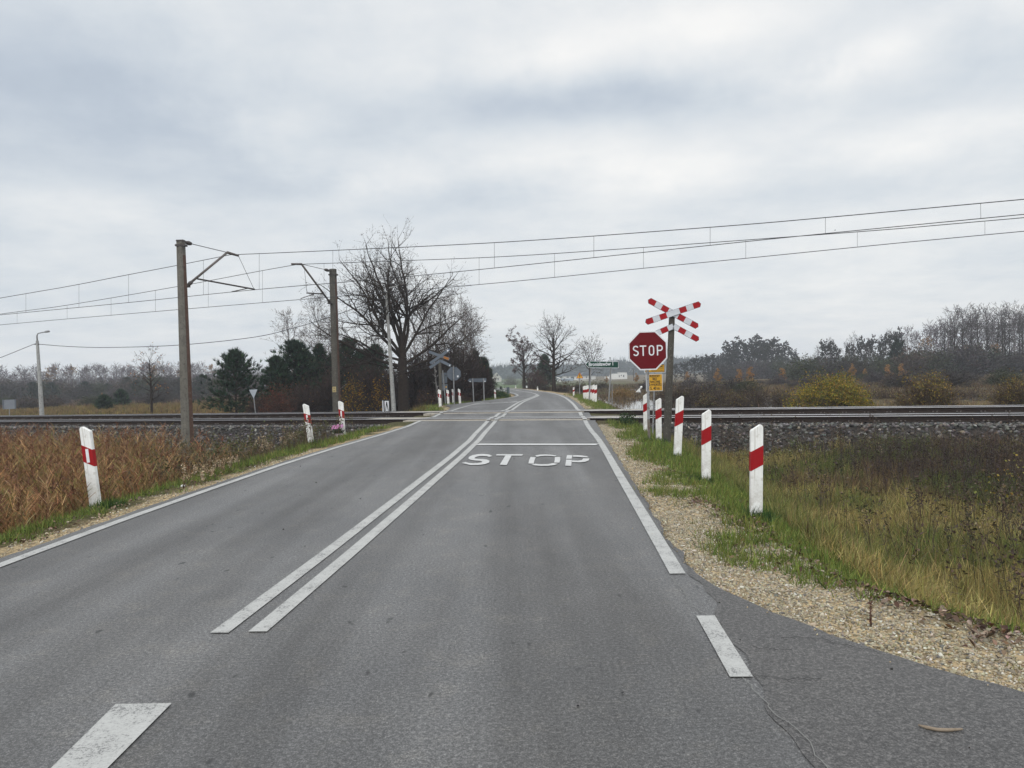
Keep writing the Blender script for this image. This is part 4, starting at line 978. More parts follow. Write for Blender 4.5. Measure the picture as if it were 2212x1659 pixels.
def c2_(x, y): return ((1000+x/2.074)/1.8228, (850+y/2.074)/1.8228)
CP = [at(-60, 795, 44), at(0, 773, Yl1), at(78, 742, Yl1), at(86, 743.5, Yl1), at(150, 748.5, 42.6), at(235, 750.5, 41.5), at(385, 745.5, 40), at(548, 728.5, 39), at(640, 707, 38), at(715, 684, 37.6), at(834, 642, Yl2)]
cb_ = thing('power_cable', 'thin sagging power cable strung between the two street lamps', 'cable', CP[5]); og = cb_.location.copy()
MB().tube([p-og for p in spline(CP, 6)], .017, 5).build('cable', M_['cable'], cb_)
# ------------------------------------------------------------------ roadside cross, flower pot and litter
b = G(708, 947, -.08)
rc = thing('memorial_cross', 'small leaning black memorial cross on the left verge by the rails', 'cross', b); l = lambda u, v: L2(rc, at(u, v, b.y))
MB().tube([l(709, 952), l(698, 911.5)], .017, 6).build('upright', M_['iron'], rc); MB().tube([l(695.3, 931.5)+Vector((0, -.02, 0)), l(709.5, 926)+Vector((0, -.02, 0))], .018, 6).build('crossbar', M_['iron'], rc)
b = G(733, 944.5, -.07)
fp = thing('flower_pot', 'patterned white flower pot with pink ribbon and wilted leaves at a guide post', 'flower pot', b); l = lambda u, v: L2(fp, at(u, v, b.y))
MB().tube([(0, 0, 0), (0, 0, .02), (.0, 0, .10)], [.085, .09, .115], 14).build('pot', M_['basket'], fp, True)
c_ = l(728.5, 925)
pk = MB()
for i in range(26):
    a = 2*PI*i/26; r1 = .15+.02*math.sin(3*a); z = .012*math.sin(5*a); pk.v.append((c_.x+r1*math.cos(a), r1*math.sin(a)*.8, c_.z+z+.03*math.cos(a)*0+.02*math.cos(a))); pk.v.append((c_.x+r1*.92*math.cos(a), r1*.92*math.sin(a)*.8, c_.z+z+.085+.02*math.cos(a)+.015*math.sin(9*a)))
pk.f = [(2*i, 2*((i+1) % 26), 2*((i+1) % 26)+1, 2*i+1) for i in range(26)]; pk.build('ribbon_wrap', M_['pink'], fp, True)
nb = 160; V, T, C = ribbons(np.repeat([[0, 0, .09]], nb, 0)+rng.normal(0, .03, (nb, 3)), np.stack([rng.normal(0, .6, nb)-.15, rng.normal(0, .5, nb), rng.uniform(.3, 1, nb)], 1), rng.uniform(.10, .22, nb), .05, .012, 2, vary((.030, .045, .022), nb))
np_mesh('wilted_leaves', V, T, M_['veg'], C, fp)
b2 = G(742, 941.5, -.07); lnt = thing('grave_lantern', 'small orange red glass grave lantern beside the patterned flower pot', 'lantern', b2)
MB().tube([(0, -.06, -.02), (0, -.06, .03), (0, -.06, .12), (0, -.06, .16), (0, -.06, .19)], [.05, .055, .05, .03, .02], 12).build('glass', M_['lantern'], lnt, True); MB().tube([(0, -.06, .188), (0, -.06, .21)], [.03, .01], 10).build('lid', M_['iron'], lnt)
def litter(label, u, v, z, s_, m, cat='litter'):
    p = G(u, v, z); o = MB()
    for i in range(5):
        a = rng.normal(0, .35*s_, (4, 3)); a[:, 2] = np.abs(a[:, 2]); o.add(a, [(0, 1, 2, 3)])
    o.tube([(-.5*s_, 0, .3*s_), (0, .1*s_, .4*s_), (.5*s_, .1*s_, .3*s_)], [.2*s_, .34*s_, .22*s_], 8)
    q = o.build('litter', m); q.location = p; tag(q, label, cat)
litter('crumpled white scrap of litter on the left verge below the reeds', 395, 1052, -.04, .055, M_['bag'])
litter('tiny white scrap of litter on the left verge nearer the rails', 552, 1009, -.04, .035, M_['bag'])
ca = thing('drink_can', 'red and white drink can lying on the ballast left of the posts', 'can', G(548, 928, -.25)+Vector((0, 0, .05)))
MB().tube([(-.05, 0, 0), (.02, 0, 0)], .045, 10).build('can_body', M_['bag'], ca, True); MB().tube([(.021, 0, 0), (.075, 0, 0)], [.045, .04], 10).build('red_half', M_['lantern'], ca, True)
def stick(label, pts, r):
    P = [G(u, v, .012) for u, v in pts]; o = MB().tube(P, [r*.5]+[r]*(len(P)-2)+[r*.6], 6).build('twig', M_['stick'], None, True); tag(o, label, 'twig')
stick('dry curved twig lying on the dark asphalt at lower right', [(1984, 1566), (2000, 1571), (2024, 1576), (2050, 1577), (2079, 1575)], .0075)
sp_ = thing('marker_stake', 'thin grey stake in the flood water beside the right pole of the green sign', 'stake', at(1322.3, 884, 34)); MB().tube([(0, 0, -.3), L2(sp_, at(1322, 827, 34))], .014, 6).build('stake', M_['steel'], sp_)
# white bird-shaped panel in the flooded field
b = at(1378, 847, 60); wp = thing('white_panel', 'white pointed panel with a rounded white flap standing in the flooded field', 'panel', b); l = lambda u, v: L2(wp, at(u, v, 60))
MB().prism([xz(l(1373, 847)), xz(l(1383.5, 847.5)), xz(l(1382, 838))], -.03, .03).build('board', M_['white'], wp); MB().tube([l(1383, 840), l(1385, 836.5), l(1387, 834.5)], [.03, .09, .05], 8).build('flap', M_['white'], wp, True); MB().tube([l(1384, 852), l(1384, 838)], .02, 6).build('post', M_['steel'], wp)
# birds in the sky
def bird(label, u, v, Y, s_):
    o = thing('bird', label, 'bird', at(u, v, Y)); mb = MB().tube([(-.5*s_, 0, 0), (-.2*s_, 0, .03*s_), (.15*s_, 0, .05*s_), (.42*s_, 0, .06*s_), (.52*s_, 0, .05*s_)], [.02*s_, .11*s_, .14*s_, .09*s_, .02*s_], 8); mb.build('body', M_['dark'], o, True)
    for sg in (-1, 1): MB().add([(-.1*s_, sg*.1*s_, .05*s_), (.2*s_, sg*.1*s_, .06*s_), (.1*s_, sg*.8*s_, .35*s_), (-.12*s_, sg*.75*s_, .36*s_)], [(0, 1, 2, 3)]).build('wing', M_['dark'], o)
bird('small dark bird flying above the far road near the tall bare tree', 1230.5, 721.5, 70, .16); bird('tiny bird flying between the overhead wires at upper right', 1803.5, 497.5, 60, .13)
# ------------------------------------------------------------------ far buildings and cars
Yh = 380
def house_frame(name, label, cat, u, v, Y): b = at(u, v, Y); return thing(name, label, cat, b), (lambda uu, vv: L2_(b, at(uu, vv, Y)))
def L2_(b, p): q = p-b; return (q.x, q.z)
hz_, l = house_frame('gable_house', 'pale gable house far off at the left of the bend behind a green field', 'house', 1074, 829, Yh)
D_ = 9
gp = [l(1063.5, 829), l(1083, 829), l(1083, 816), l(1072.5, 804.5), l(1063.5, 813)]
MB().prism(gp, 0, D_).build('wall', M_['palewall'], hz_)
r = MB(); a, b_, c_ = l(1061, 815.5), l(1072.5, 803.6), l(1084.5, 817.4)
r.prism([a, b_, (b_[0], b_[1]+.35), (a[0], a[1]+.35)], -.4, D_+.4); r.prism([b_, c_, (c_[0], c_[1]+.35), (b_[0]+.01, b_[1]+.35)], -.4, D_+.4); r.build('roof', M_['roof'], hz_)
for u0, v0, u1, v1 in ((1069.5, 817, 1072, 821), (1074.8, 817, 1077.5, 821), (1072.8, 808.5, 1076, 812.5)):
    p, q = l(u0, v1), l(u1, v0); w_ = MB().box(p[0], q[0], -.06, -.01, p[1], q[1]).build('window', M_['glass'], hz_); MB().box(p[0]-.1, q[0]+.1, -.12, -.062, p[1]-.12, p[1]).build('sill', M_['whitewall'], w_)
def bld(name, label, u, v, Y, blocks, wins, roofs, depth=8):
    o, l = house_frame(name, label, 'building', u, v, Y)
    for j, (u0, v0, u1, v1, m) in enumerate(blocks):
        p, q = l(u0, v1), l(u1, v0); MB().box(p[0], q[0], j*.012, depth+j*.02, p[1]-1.5, q[1]).build('wall', M_[m], o)
    for u0, v0, u1, v1 in wins:
        p, q = l(u0, v1), l(u1, v0); MB().box(p[0], q[0], -.08, -.02, p[1], q[1]).build('window', M_['glass'], o)
    for pts in roofs: MB().prism([l(*p) for p in pts], -.5, depth+.5).build('roof', M_['roof'], o)
    return o, l
bld('bungalow', 'white bungalow with dark hipped roof behind the tall bare roadside tree', 1228, 821, 360, [(1217, 811, 1250, 823, 'whitewall')], [(1224, 813.5, 1229, 816), (1233, 813.5, 1240, 820)], [[(1213, 812), (1252, 812), (1241, 804), (1222, 804.5)]])
bld('farm_building', 'long low white farm building with slate roof right of the warning triangle', 1272, 820, 370, [(1255, 811, 1286.5, 822, 'whitewall')], [(1266, 813, 1268, 817), (1274, 813, 1276, 817)], [[(1252, 811.5), (1289, 811.5), (1280, 804.5), (1262, 804.5)]])
o, l = bld('shed', 'pale blue metal shed before the white bungalow', 1226, 826, 345, [(1211, 817.5, 1238, 827, 'shed')], [], [], 6)
o, l = bld('house_shell', 'unfinished white block house without a roof right of the green sign', 1340, 819, 350, [(1334.2, 807.5, 1354.8, 818, 'whitewall'), (1321, 809.5, 1334, 819.5, 'whitewall'), (1310.8, 814, 1316.8, 819, 'whitewall')], [(1337, 810.5, 1338.4, 815), (1341, 809.8, 1343.2, 812), (1346, 810, 1348.4, 814.5)], [])
for i in range(6):
    p, q = l(1334.6+i*3.4, 807.4), l(1337.1+i*3.4, 804.6); MB().box(p[0], q[0], .1, 1.2, p[1]+.02, q[1]).build('block_pier', M_['whitewall'], o)
for i in range(4):
    p, q = l(1321.6+i*3.1, 809.4), l(1323.9+i*3.1, 807.2); MB().box(p[0], q[0], .1, 1.2, p[1]+.02, q[1]).build('block_pier', M_['whitewall'], o)
o, l = house_frame('caravan', 'small white caravan parked left of the pale blue shed', 'caravan', 1207, 825, 340)
p, q = l(1199, 825.5), l(1211.5, 814.5); w_ = q[0]-p[0]; h_ = q[1]-p[1]
MB().prism([(p[0], p[1]+.25*h_), (p[0]+.1*w_, p[1]+.05*h_), (q[0], p[1]+.05*h_), (q[0], q[1]-.3*h_), (q[0]-.35*w_, q[1]), (p[0]+.15*w_, q[1]), (p[0], q[1]-.3*h_)], 0, 2).build('body', M_['carwhite'], o); MB().box(p[0]+.2*w_, q[0]-.35*w_, -.05, -.005, p[1]+.5*h_, p[1]+.8*h_).build('window', M_['glass'], o)
MB().tube([((p[0]+q[0])/2, -.02, p[1]+.08*h_), ((p[0]+q[0])/2, .2, p[1]+.08*h_)], .3, 12).build('wheel', M_['tyre'], o)
def car(label, u0, u1, v0, v1, Y, m):
    b = at((u0+u1)/2, v1, Y); o = thing('parked_car', label, 'car', b, 'cars parked at the far houses'); w = (u1-u0)*Y/F; h = (v1-v0)*Y/F; a = -w/2
    MB().prism([(a, .18*h), (a+.02*w, .52*h), (a+.2*w, .6*h), (a+.34*w, .95*h), (a+.5*w, h), (a+.72*w, .96*h), (a+.88*w, .62*h), (a+w, .55*h), (a+w, .18*h)], 0, 1.6).build('body', m, o, bevel=.05)
    MB().prism([(a+.26*w, .62*h), (a+.37*w, .90*h), (a+.70*w, .90*h), (a+.82*w, .62*h)], -.03, -.005).build('side_window', M_['glass'], o)
    for f_ in (.2, .78): MB().tube([(a+f_*w, -.06, .17*h), (a+f_*w, .3, .17*h)], .17*h, 14).build('wheel', M_['tyre'], o)
car('silver car parked left before the hedge of the far gable house', 1084.5, 1096.5, 825, 831.5, 330, M_['carpaint']); car('white car parked right of the silver car in the far yard', 1100, 1107, 824, 830.5, 330, M_['carwhite'])
pp_ = thing('power_pole', 'thin far power pole rising behind the right end of the green sign', 'power pole', at(1319.5, 820, 300)); l = lambda u, v: L2(pp_, at(u, v, 300))
MB().tube([l(1319.8, 825), l(1317.8, 774)], [.22, .14], 8).build('pole', M_['lampconc'], pp_); MB().tube([l(1313.5, 780.5), l(1322.5, 780.5)], .08, 6).build('crossarm', M_['iron'], pp_); MB().tube([l(1317.8, 774.5), l(1317.6, 772)], [.1, .42], 8).build('cap', M_['iron'], pp_)
for uu in (1313.8, 1322): MB().tube([l(uu, 780.5), l(uu, 778.5)], .16, 6).build('insulator', M_['iron'], pp_)
p2 = thing('power_pole', 'dark wooden pole stub in the far field right of the unfinished house', 'power pole', at(1368.5, 818, 250)); MB().tube([(0, 0, -1), L2(p2, at(1368, 798, 250))], [.16, .12], 8).build('pole', M_['iron'], p2)
fm_ = thing('fence', 'pale picket fence in front of the far farm building', 'fence', at(1270, 824, 335)); l = lambda u, v: L2(fm_, at(u, v, 335))
fb = MB()
for i in range(26):
    a = l(1248+i*1.75, 826); c_ = l(1248+i*1.75+1.0, 821.5); fb.box(a.x, c_.x, 0, .05, a.z, c_.z)
fb.build('pickets', M_['whitewall'], fm_); a, c_ = l(1247, 824.6), l(1295, 823.9); MB().box(a.x, c_.x, .051, .1, a.z, c_.z).build('rail', M_['whitewall'], fm_)
# ------------------------------------------------------------------ trees
def ellipsoid(N, c, r, shell=.0, top=1.0):
    out = []
    while sum(map(len, out)) < N:
        q = rng.uniform(-1, 1, (N*3, 3)); m = np.linalg.norm(q, axis=1); q = q[(m < 1) & (m > shell)]; out.append(q)
    return np.concatenate(out)[:N]*np.array(r)+np.array(c)
def rbranch(segs, twigs, p, d, L, r, lvl, last, K):
    """one wandering, tapering branch that forks into shorter ones; the last level is kept as fine twigs"""
    n = max(3, int(L/K['step'][lvl])); dl = L/n; side = random.choice((-1, 1)); acc = random.random()
    for i in range(n):
        f = i/n
        d = (d+Vector((random.gauss(0, K['wob'][lvl]), random.gauss(0, K['wob'][lvl]), random.gauss(0, K['wob'][lvl])+K['up'][lvl]))).normalized()
        q = p+d*dl; r1 = r*(1-.80*(i+1)/n); segs.append((p.x, p.y, p.z, q.x, q.y, q.z, r*(1-.80*f), r1)); p = q
        acc += dl*K['dens'][lvl]
        while acc > 1 and f >= K['bare'][lvl]:
            acc -= 1; side = -side; a = math.radians(random.uniform(*K['ang']))
            ax = d.cross(Vector((random.gauss(0, 1), random.gauss(0, 1), random.gauss(0, .6)))).normalized()
            e = (d*math.cos(a)+ax.cross(d)*math.sin(a)*side).normalized()
            Lc = (L*(1-f)*K['ratio']+L*.10)*random.uniform(.65, 1.2); Lc = max(Lc, K['minl'][lvl])
            if lvl+1 < last: rbranch(segs, twigs, p, e, Lc, max(r1*.72, K['rmin']), lvl+1, last, K)
            else: twigs.append((p.x, p.y, p.z, e.x, e.y, e.z, min(Lc, K['maxt'])))
    twigs.append((p.x, p.y, p.z, d.x, d.y, d.z, K['maxt']*random.uniform(.5, 1)))
KD = dict(step=(.30, .20, .14, .12), wob=(.10, .15, .20, .2), up=(.03, .03, .02, .02), dens=(3.2, 4.6, 6.5, 6), bare=(.16, .08, .0, 0), ang=(30, 62), ratio=.62, minl=(.45, .25, .14, .1), rmin=.006, maxt=.42)
def finish_tree(segs, twigs, split, tww, wood, leafn=0, leafcol=(.06, .035, .02), leafs_=.04, leaf_top=None, droop=.03, fork=2):
    S = np.array(segs); A, Bq, ra, rb = S[:, :3], S[:, 3:6], S[:, 6], S[:, 7]; big = ra > split
    trunk = tubes(A[big], Bq[big], ra[big], rb[big], 7, np.array(wood)); sm = ~big; crown = []
    if sm.any(): crown.append(tubes(A[sm], Bq[sm], ra[sm], rb[sm], 3, vary(wood, sm.sum(), .12, .04)))
    Tw = np.array(twigs); p0, d, L = Tw[:, :3], Tw[:, 3:6], Tw[:, 6]
    crown.append(ribbons(p0, d, L, droop*L*2, tww, 3, vary(wood, len(L), .12, .04)))
    if fork:
        i = np.repeat(np.arange(len(L)), fork); f = rng.uniform(.2, .9, len(i)); q = p0[i]+unit(d[i])*(L[i]*f)[:, None]
        crown.append(ribbons(q, unit(d[i])+rng.normal(0, .5, (len(i), 3)), L[i]*rng.uniform(.3, .65, len(i)), droop*L[i], tww*.85, 2, vary(wood, len(i), .12, .04)))
    if leafn:
        te = p0+unit(d)*L[:, None]*.8
        if leaf_top is not None: te = te[te[:, 2] > np.quantile(te[:, 2], leaf_top)]
        q = te[rng.integers(0, len(te), leafn)]+rng.normal(0, .06, (leafn, 3)); crown.append(leafs(q, rng.uniform(.6, 1.3, leafn)*leafs_, vary(leafcol, leafn, .3, .1)))
    return trunk, join(crown)
def rtree(h, w, tf, nl, el, trunk_r, prof, K, last=2, lean=(0, 0), sink=.3, top=.97):
    """leader up the middle with limbs whose length follows prof(height fraction)"""
    segs = []; twigs = []; n = max(6, int(h/.3)); pts = []; x = y = 0.0
    for i in range(n+1):
        f = i/n; x += random.gauss(0, .012*h/n*3)+lean[0]/n; y += random.gauss(0, .012*h/n*3)+lean[1]/n; pts.append(Vector((x, y, h*top*f-(sink if i == 0 else 0))))
    rad = lambda f: trunk_r*(1-f)**.8+K['rmin']*1.2
    for i in range(n): a, b = pts[i], pts[i+1]; segs.append((a.x, a.y, a.z, b.x, b.y, b.z, rad(i/n), rad((i+1)/n)))
    for j in range(nl):
        f = tf+(1-tf)*((j+random.random()*.6)/nl)**.9; f = min(f, .985); i = min(int(f*n), n-1); p = pts[i].lerp(pts[i+1], f*n-i); a = j*2.4+random.gauss(0, .4); e = math.radians(el[0]+(el[1]-el[0])*(f-tf)/(1-tf)+random.gauss(0, 7)); L = max(.25, w*prof((f-tf)/(1-tf))*random.uniform(.75, 1.15)/max(.35, math.cos(e)))
        rbranch(segs, twigs, p, Vector((math.cos(a)*math.cos(e), math.sin(a)*math.cos(e), math.sin(e))), L, min(rad(f)*.62, .02+L*.018), 0, last, K)
    top_ = pts[-1]; twigs.append((top_.x, top_.y, top_.z, .05, 0, 1, K['maxt']))
    return segs, twigs
def put_tree(name, label, cat, loc, trunk, crown, bark, group=None, attr=False):
    o = thing(name, label, cat, loc, group)
    np_mesh('trunk', trunk[0], trunk[1], bark, trunk[2], o, smooth=True)
    np_mesh('crown', crown[0], crown[1], M_['twig'], crown[2], o)
    return o
def trunk_path(h, lean=(0, 0), step=.25, wob=.02):
    n = max(2, int(h/step)); z = np.linspace(0, h, n+1); P = np.stack([lean[0]*z/h, lean[1]*z/h, z], 1); P[1:] += np.cumsum(rng.normal(0, wob, (n, 3)), 0)*[1, 1, 0]; return P
# the big bare oak beyond the rails: crown outline read as lobes round a short trunk
Yo = 38.0; ob = at(874, 897, Yo); ob.z = -.75
def oak():
    pxm = Yo/F; segs = []; twigs = []; tr = [Vector((0, 0, -.4)), Vector((-.03, 0, .8)), Vector((.0, .02, 1.7)), Vector((-.04, 0, 2.4)), Vector((0, 0, 3.1)), Vector((-.03, .03, 3.7))]; rr = (.36, .29, .26, .25, .21, .17)
    for a, b, r0, r1 in zip(tr[:-1], tr[1:], rr[:-1], rr[1:]): segs.append((*a, *b, r0, r1))
    K = dict(KD, step=(.34, .22, .15, .12), wob=(.075, .13, .18, .2), up=(.022, .03, .03, .02), dens=(1.9, 3.2, 5.4, 5), ratio=.56, ang=(30, 64), maxt=.46, rmin=.0055, bare=(.20, .10, .0, 0))
    for hz_, tu, tv, ty, r in ((3.7, -26, 412, .3, .10), (3.6, 36, 404, -.5, .095), (3.4, -78, 380, 1.0, .085), (3.3, 84, 362, .7, .085), (3.2, -140, 322, -.8, .085), (3.0, -190, 258, .6, .09), (2.6, -214, 186, -.4, .085), (3.1, 122, 292, -.9, .08), (2.7, 152, 222, .8, .085), (2.5, 172, 150, -.5, .07), (2.5, -158, 126, .7, .05), (2.3, 120, 100, .8, .04), (3.5, 8, 350, 1.9, .07), (3.0, -105, 265, -2.1, .07), (3.3, -112, 350, .9, .07), (2.9, -165, 215, 1.4, .07), (2.3, 60, 110, -1.4, .045), (2.4, -80, 130, 1.5, .045)):
        p = Vector((0, 0, hz_)); b = Vector((tu*pxm, ty, (tv+8)*pxm)); d = b-p; L = d.length*(.92 if tv > 370 else 1.0); d.normalize(); d = (d+Vector((0, 0, -.10 if tv < 240 else .03))).normalized()
        rbranch(segs, twigs, p, d, L, r, 0, 3, K)
    return finish_tree(segs, twigs,   .030, .0058, (.046, .037, .031), leafn=2600, leafcol=(.05, .035, .025), leafs_=.034, fork=1)
tk_, cw_ = oak()
put_tree('oak_tree', 'big old bare oak with wide forked crown on the left just beyond the rails', 'tree', ob, tk_, cw_, M_['bark'])
def zb(u, v, Y): return at(u, v, Y)
OVAL = lambda f: (.55+.75*f-1.15*f*f)*.95+.12
CONE = lambda f: (1.0-f)**.7*.95+.10
COLUMN = lambda f: .75*(1-f**2.2)+.18
def bare(name, label, u, v, vtop, Y, wpx, tf=.25, prof=OVAL, el=(22, 62), nl=20, bark='bark', group=None, last=2, dens=1.0, trunk_r=.1, tww=.010, maxt=.4, rmin=.009, leafn=0, leafcol=(.08, .04, .03), leafs_=.06, wood=(.042, .033, .030), leaf_top=None, droop=.05, sink=.3, lean=0, fork=2, wob=1.0):
    b = at(u, v, Y); h = (v-vtop)*Y/F; w = wpx*Y/F/2; K = dict(KD, dens=tuple(x*dens for x in KD['dens']), maxt=maxt, rmin=rmin, wob=tuple(x*wob for x in KD['wob']))
    sg, tw = rtree(h, w, tf, nl, el, trunk_r, prof, K, last, (lean, 0), sink); t_, c_ = finish_tree(sg, tw, .022, tww, wood, leafn, leafcol, leafs_, leaf_top, droop, fork)
    return put_tree(name, label, 'tree', b, t_, c_, M_[bark], group)
bare('maple_tree', 'tall bare tree on the right side of the far road bend', 1197.5, 847, 711, 58, 128, .26, CONE, (8, 68), 26, trunk_r=.16, tww=.011, rmin=.010, last=3, dens=.62)
bare('linden_tree', 'rounded tree with sparse purple brown leaves left of the tall bare roadside tree', 1132, 838.5, 763, 66, 90, .24, OVAL, (20, 66), 20, leafn=2600, leafcol=(.075, .045, .045), leafs_=.055, tww=.013, trunk_r=.15, dens=.8, rmin=.012)
bare('twin_tree', 'pale twiggy twin-stemmed tree behind the warning triangle', 1274, 832, 761, 78, 56, .22, OVAL, (45, 75), 15, tww=.015, wood=(.07, .06, .055), trunk_r=.10, rmin=.013, maxt=.6)
bare('young_oak', 'slender young bare tree with a few orange leaves standing alone in the left meadow', 328, 892, 766, 50, 74, .2, CONE, (15, 60), 22, leafn=110, leafcol=(.30, .13, .03), leafs_=.05, tww=.010, trunk_r=.08, last=2)
# birches and thin bare trees of the thicket around the oak
TH = [(690, 884, 662, 46, 90, 'pale bare birch rising behind the farther catenary mast'), (640, 888, 690, 47, 70, 'low pale birch with few leaves at the left end of the thicket'), (742, 886, 690, 45, 50, 'thin birch between the farther mast and the lamp post'),
      (905, 886, 668, 43, 50, 'thin birch right beside the oak trunk'), (930, 884, 650, 44, 56, 'slim white-stemmed birch behind the grey cross'), (958, 882, 655, 45, 60, 'white-stemmed birch behind the grey octagon sign'), (985, 880, 640, 46, 66, 'tall fine-twigged birch at the right of the thicket'), (1008, 878, 668, 47, 62, 'arching birch near the right end of the thicket'), (1030, 876, 700, 48, 60, 'last low birch at the right end of the thicket'), (822, 886, 690, 46, 50, 'thin bare birch left of the oak behind the lamp post'),
      (918, 885, 672, 47, 54, 'leaning white birch stem between the oak and the grey cross'), (948, 882, 690, 41, 44, 'low thin birch right behind the grey cross pole'), (972, 881, 664, 48, 60, 'birch with drooping twigs behind the grey octagon'), (998, 879, 678, 43, 54, 'white birch stem left of the grey arrow sign'), (1020, 877, 690, 45, 56, 'slanting birch behind the grey arrow sign')]
for u, v, vt, Y, w, lab in TH:
    bare('birch_tree', lab, u, v, vt, Y, w, .22, COLUMN, (38, 72), 26, 'birch', 'birches in the thicket beyond the rails', leafn=170 if u < 760 else 40, leafcol=(.14, .09, .04), leafs_=.03, tww=.0085, maxt=.55, droop=.14, wood=(.075, .058, .052), trunk_r=.05, rmin=.008, dens=1.15, lean=random.gauss(0, .25))
# ------------------------------------------------------------------ pines
def pine(h, w, whorls, seed_col=(.026, .047, .026), nb=9, tuft=9, needles=14, nl=.16):
    tr = [np.array([[0, 0, -.3]]), np.array([[0, 0, h*.97]])]
    T_ = tubes(tr[0], tr[1], np.array([h*.022]), np.array([h*.004]), 6, np.array((.06, .042, .03)))
    P0 = []; D_ = []; L_ = []
    for i in range(whorls):
        f = i/(whorls-1); z = h*(.04+.92*f); r = w*(1-f**1.7)**.8*(.75+.5*rng.random())+.10*w
        for j in range(nb):
            a = 2*PI*(j+rng.random()*.7)/nb; rr = r*rng.uniform(.65, 1.15); e = math.radians(8+45*f+rng.normal(0, 8))
            P0.append((0, 0, z)); D_.append((math.cos(a)*math.cos(e), math.sin(a)*math.cos(e), math.sin(e))); L_.append(rr)
    P0 = np.array(P0); D_ = unit(np.array(D_)); L_ = np.array(L_)
    br = tubes(P0, P0+D_*L_[:, None], np.full(len(P0), .016), np.full(len(P0), .005), 3, np.array((.05, .036, .026)))
    bi = np.repeat(np.arange(len(P0)), tuft); f = rng.uniform(.28, 1.03, len(bi)); c = P0[bi]+D_[bi]*(L_[bi]*f)[:, None]+rng.normal(0, .05, (len(bi), 3))*(.6+h*.08)
    top = np.stack([rng.normal(0, .05*w, 14), rng.normal(0, .05*w, 14), rng.uniform(.86, 1.0, 14)*h], 1); c = np.concatenate([c, top]); dd = np.concatenate([D_[bi], np.repeat([[0, 0, 1.]], 14, 0)])
    tint = vary(seed_col, len(c), .5, .12)
    ni = np.repeat(np.arange(len(c)), needles); d = unit(dd[ni]*.9+rng.normal(0, .5, (len(ni), 3))+np.array([0, 0, .45]))
    nd = ribbons(c[ni], d, rng.uniform(.6, 1.25, len(ni))*nl*1.5, 0.0, nl*.10, 1, vary(tint[ni], len(ni), .12, .04))
    return T_, join([br, nd])
def put_pine(label, u, v, vt, Y, wpx, group, **kw):
    b = at(u, v, Y); h = (v-vt)*Y/F; t_, c_ = pine(h, wpx*Y/F/2, max(9, int(h/.17)), **kw)
    o = thing('pine_tree', label, 'tree', b, group); np_mesh('trunk', t_[0], t_[1], M_['bark'], t_[2], o); np_mesh('crown', c_[0], c_[1], M_['hedge'], c_[2], o); return o
gp_ = 'dark pines around the thicket beyond the rails'
for u, v, vt, Y, w, lab in ((511, 898, 764, 42, 132, 'bushy dark green pine standing alone left of the thicket'), (640, 893, 742, 44, 136, 'broad dark pine at the left end of the thicket'), (600, 894, 776, 42, 84, 'lower dark pine left of the broad one behind the give way sign'), (694, 892, 748, 45, 76, 'dark pine hidden behind the farther catenary mast'), (756, 890, 736, 46, 116, 'tallest dark pine between the farther mast and the lamp post'), (815, 888, 750, 46, 100, 'dark pine behind the concrete lamp post'), (664, 892, 762, 45, 100, 'dark spreading pine between the broad pine and the farther mast'), (786, 889, 762, 47, 100, 'dark pine just left of the concrete lamp post'), (730, 891, 758, 47, 90, 'dark pine right behind the farther mast foot'), (1048, 874, 778, 46, 46, 'dark narrow evergreen at the right end of the thicket beside the road'), (1030, 876, 762, 49, 46, 'dark evergreen behind the narrow one by the road'),
    (262, 882, 848, 72, 34, 'small dark pine far out in the left meadow'), (225, 882, 862, 62, 26, 'tiny dark pine bush left of the small meadow pine'), (1178, 834, 770, 85, 44, 'dark conifer behind the tall bare roadside tree')):
    put_pine(lab, u, v, vt, Y, w, gp_, needles=13, tuft=8 if Y < 55 else 5, nl=.17 if Y < 55 else .26)
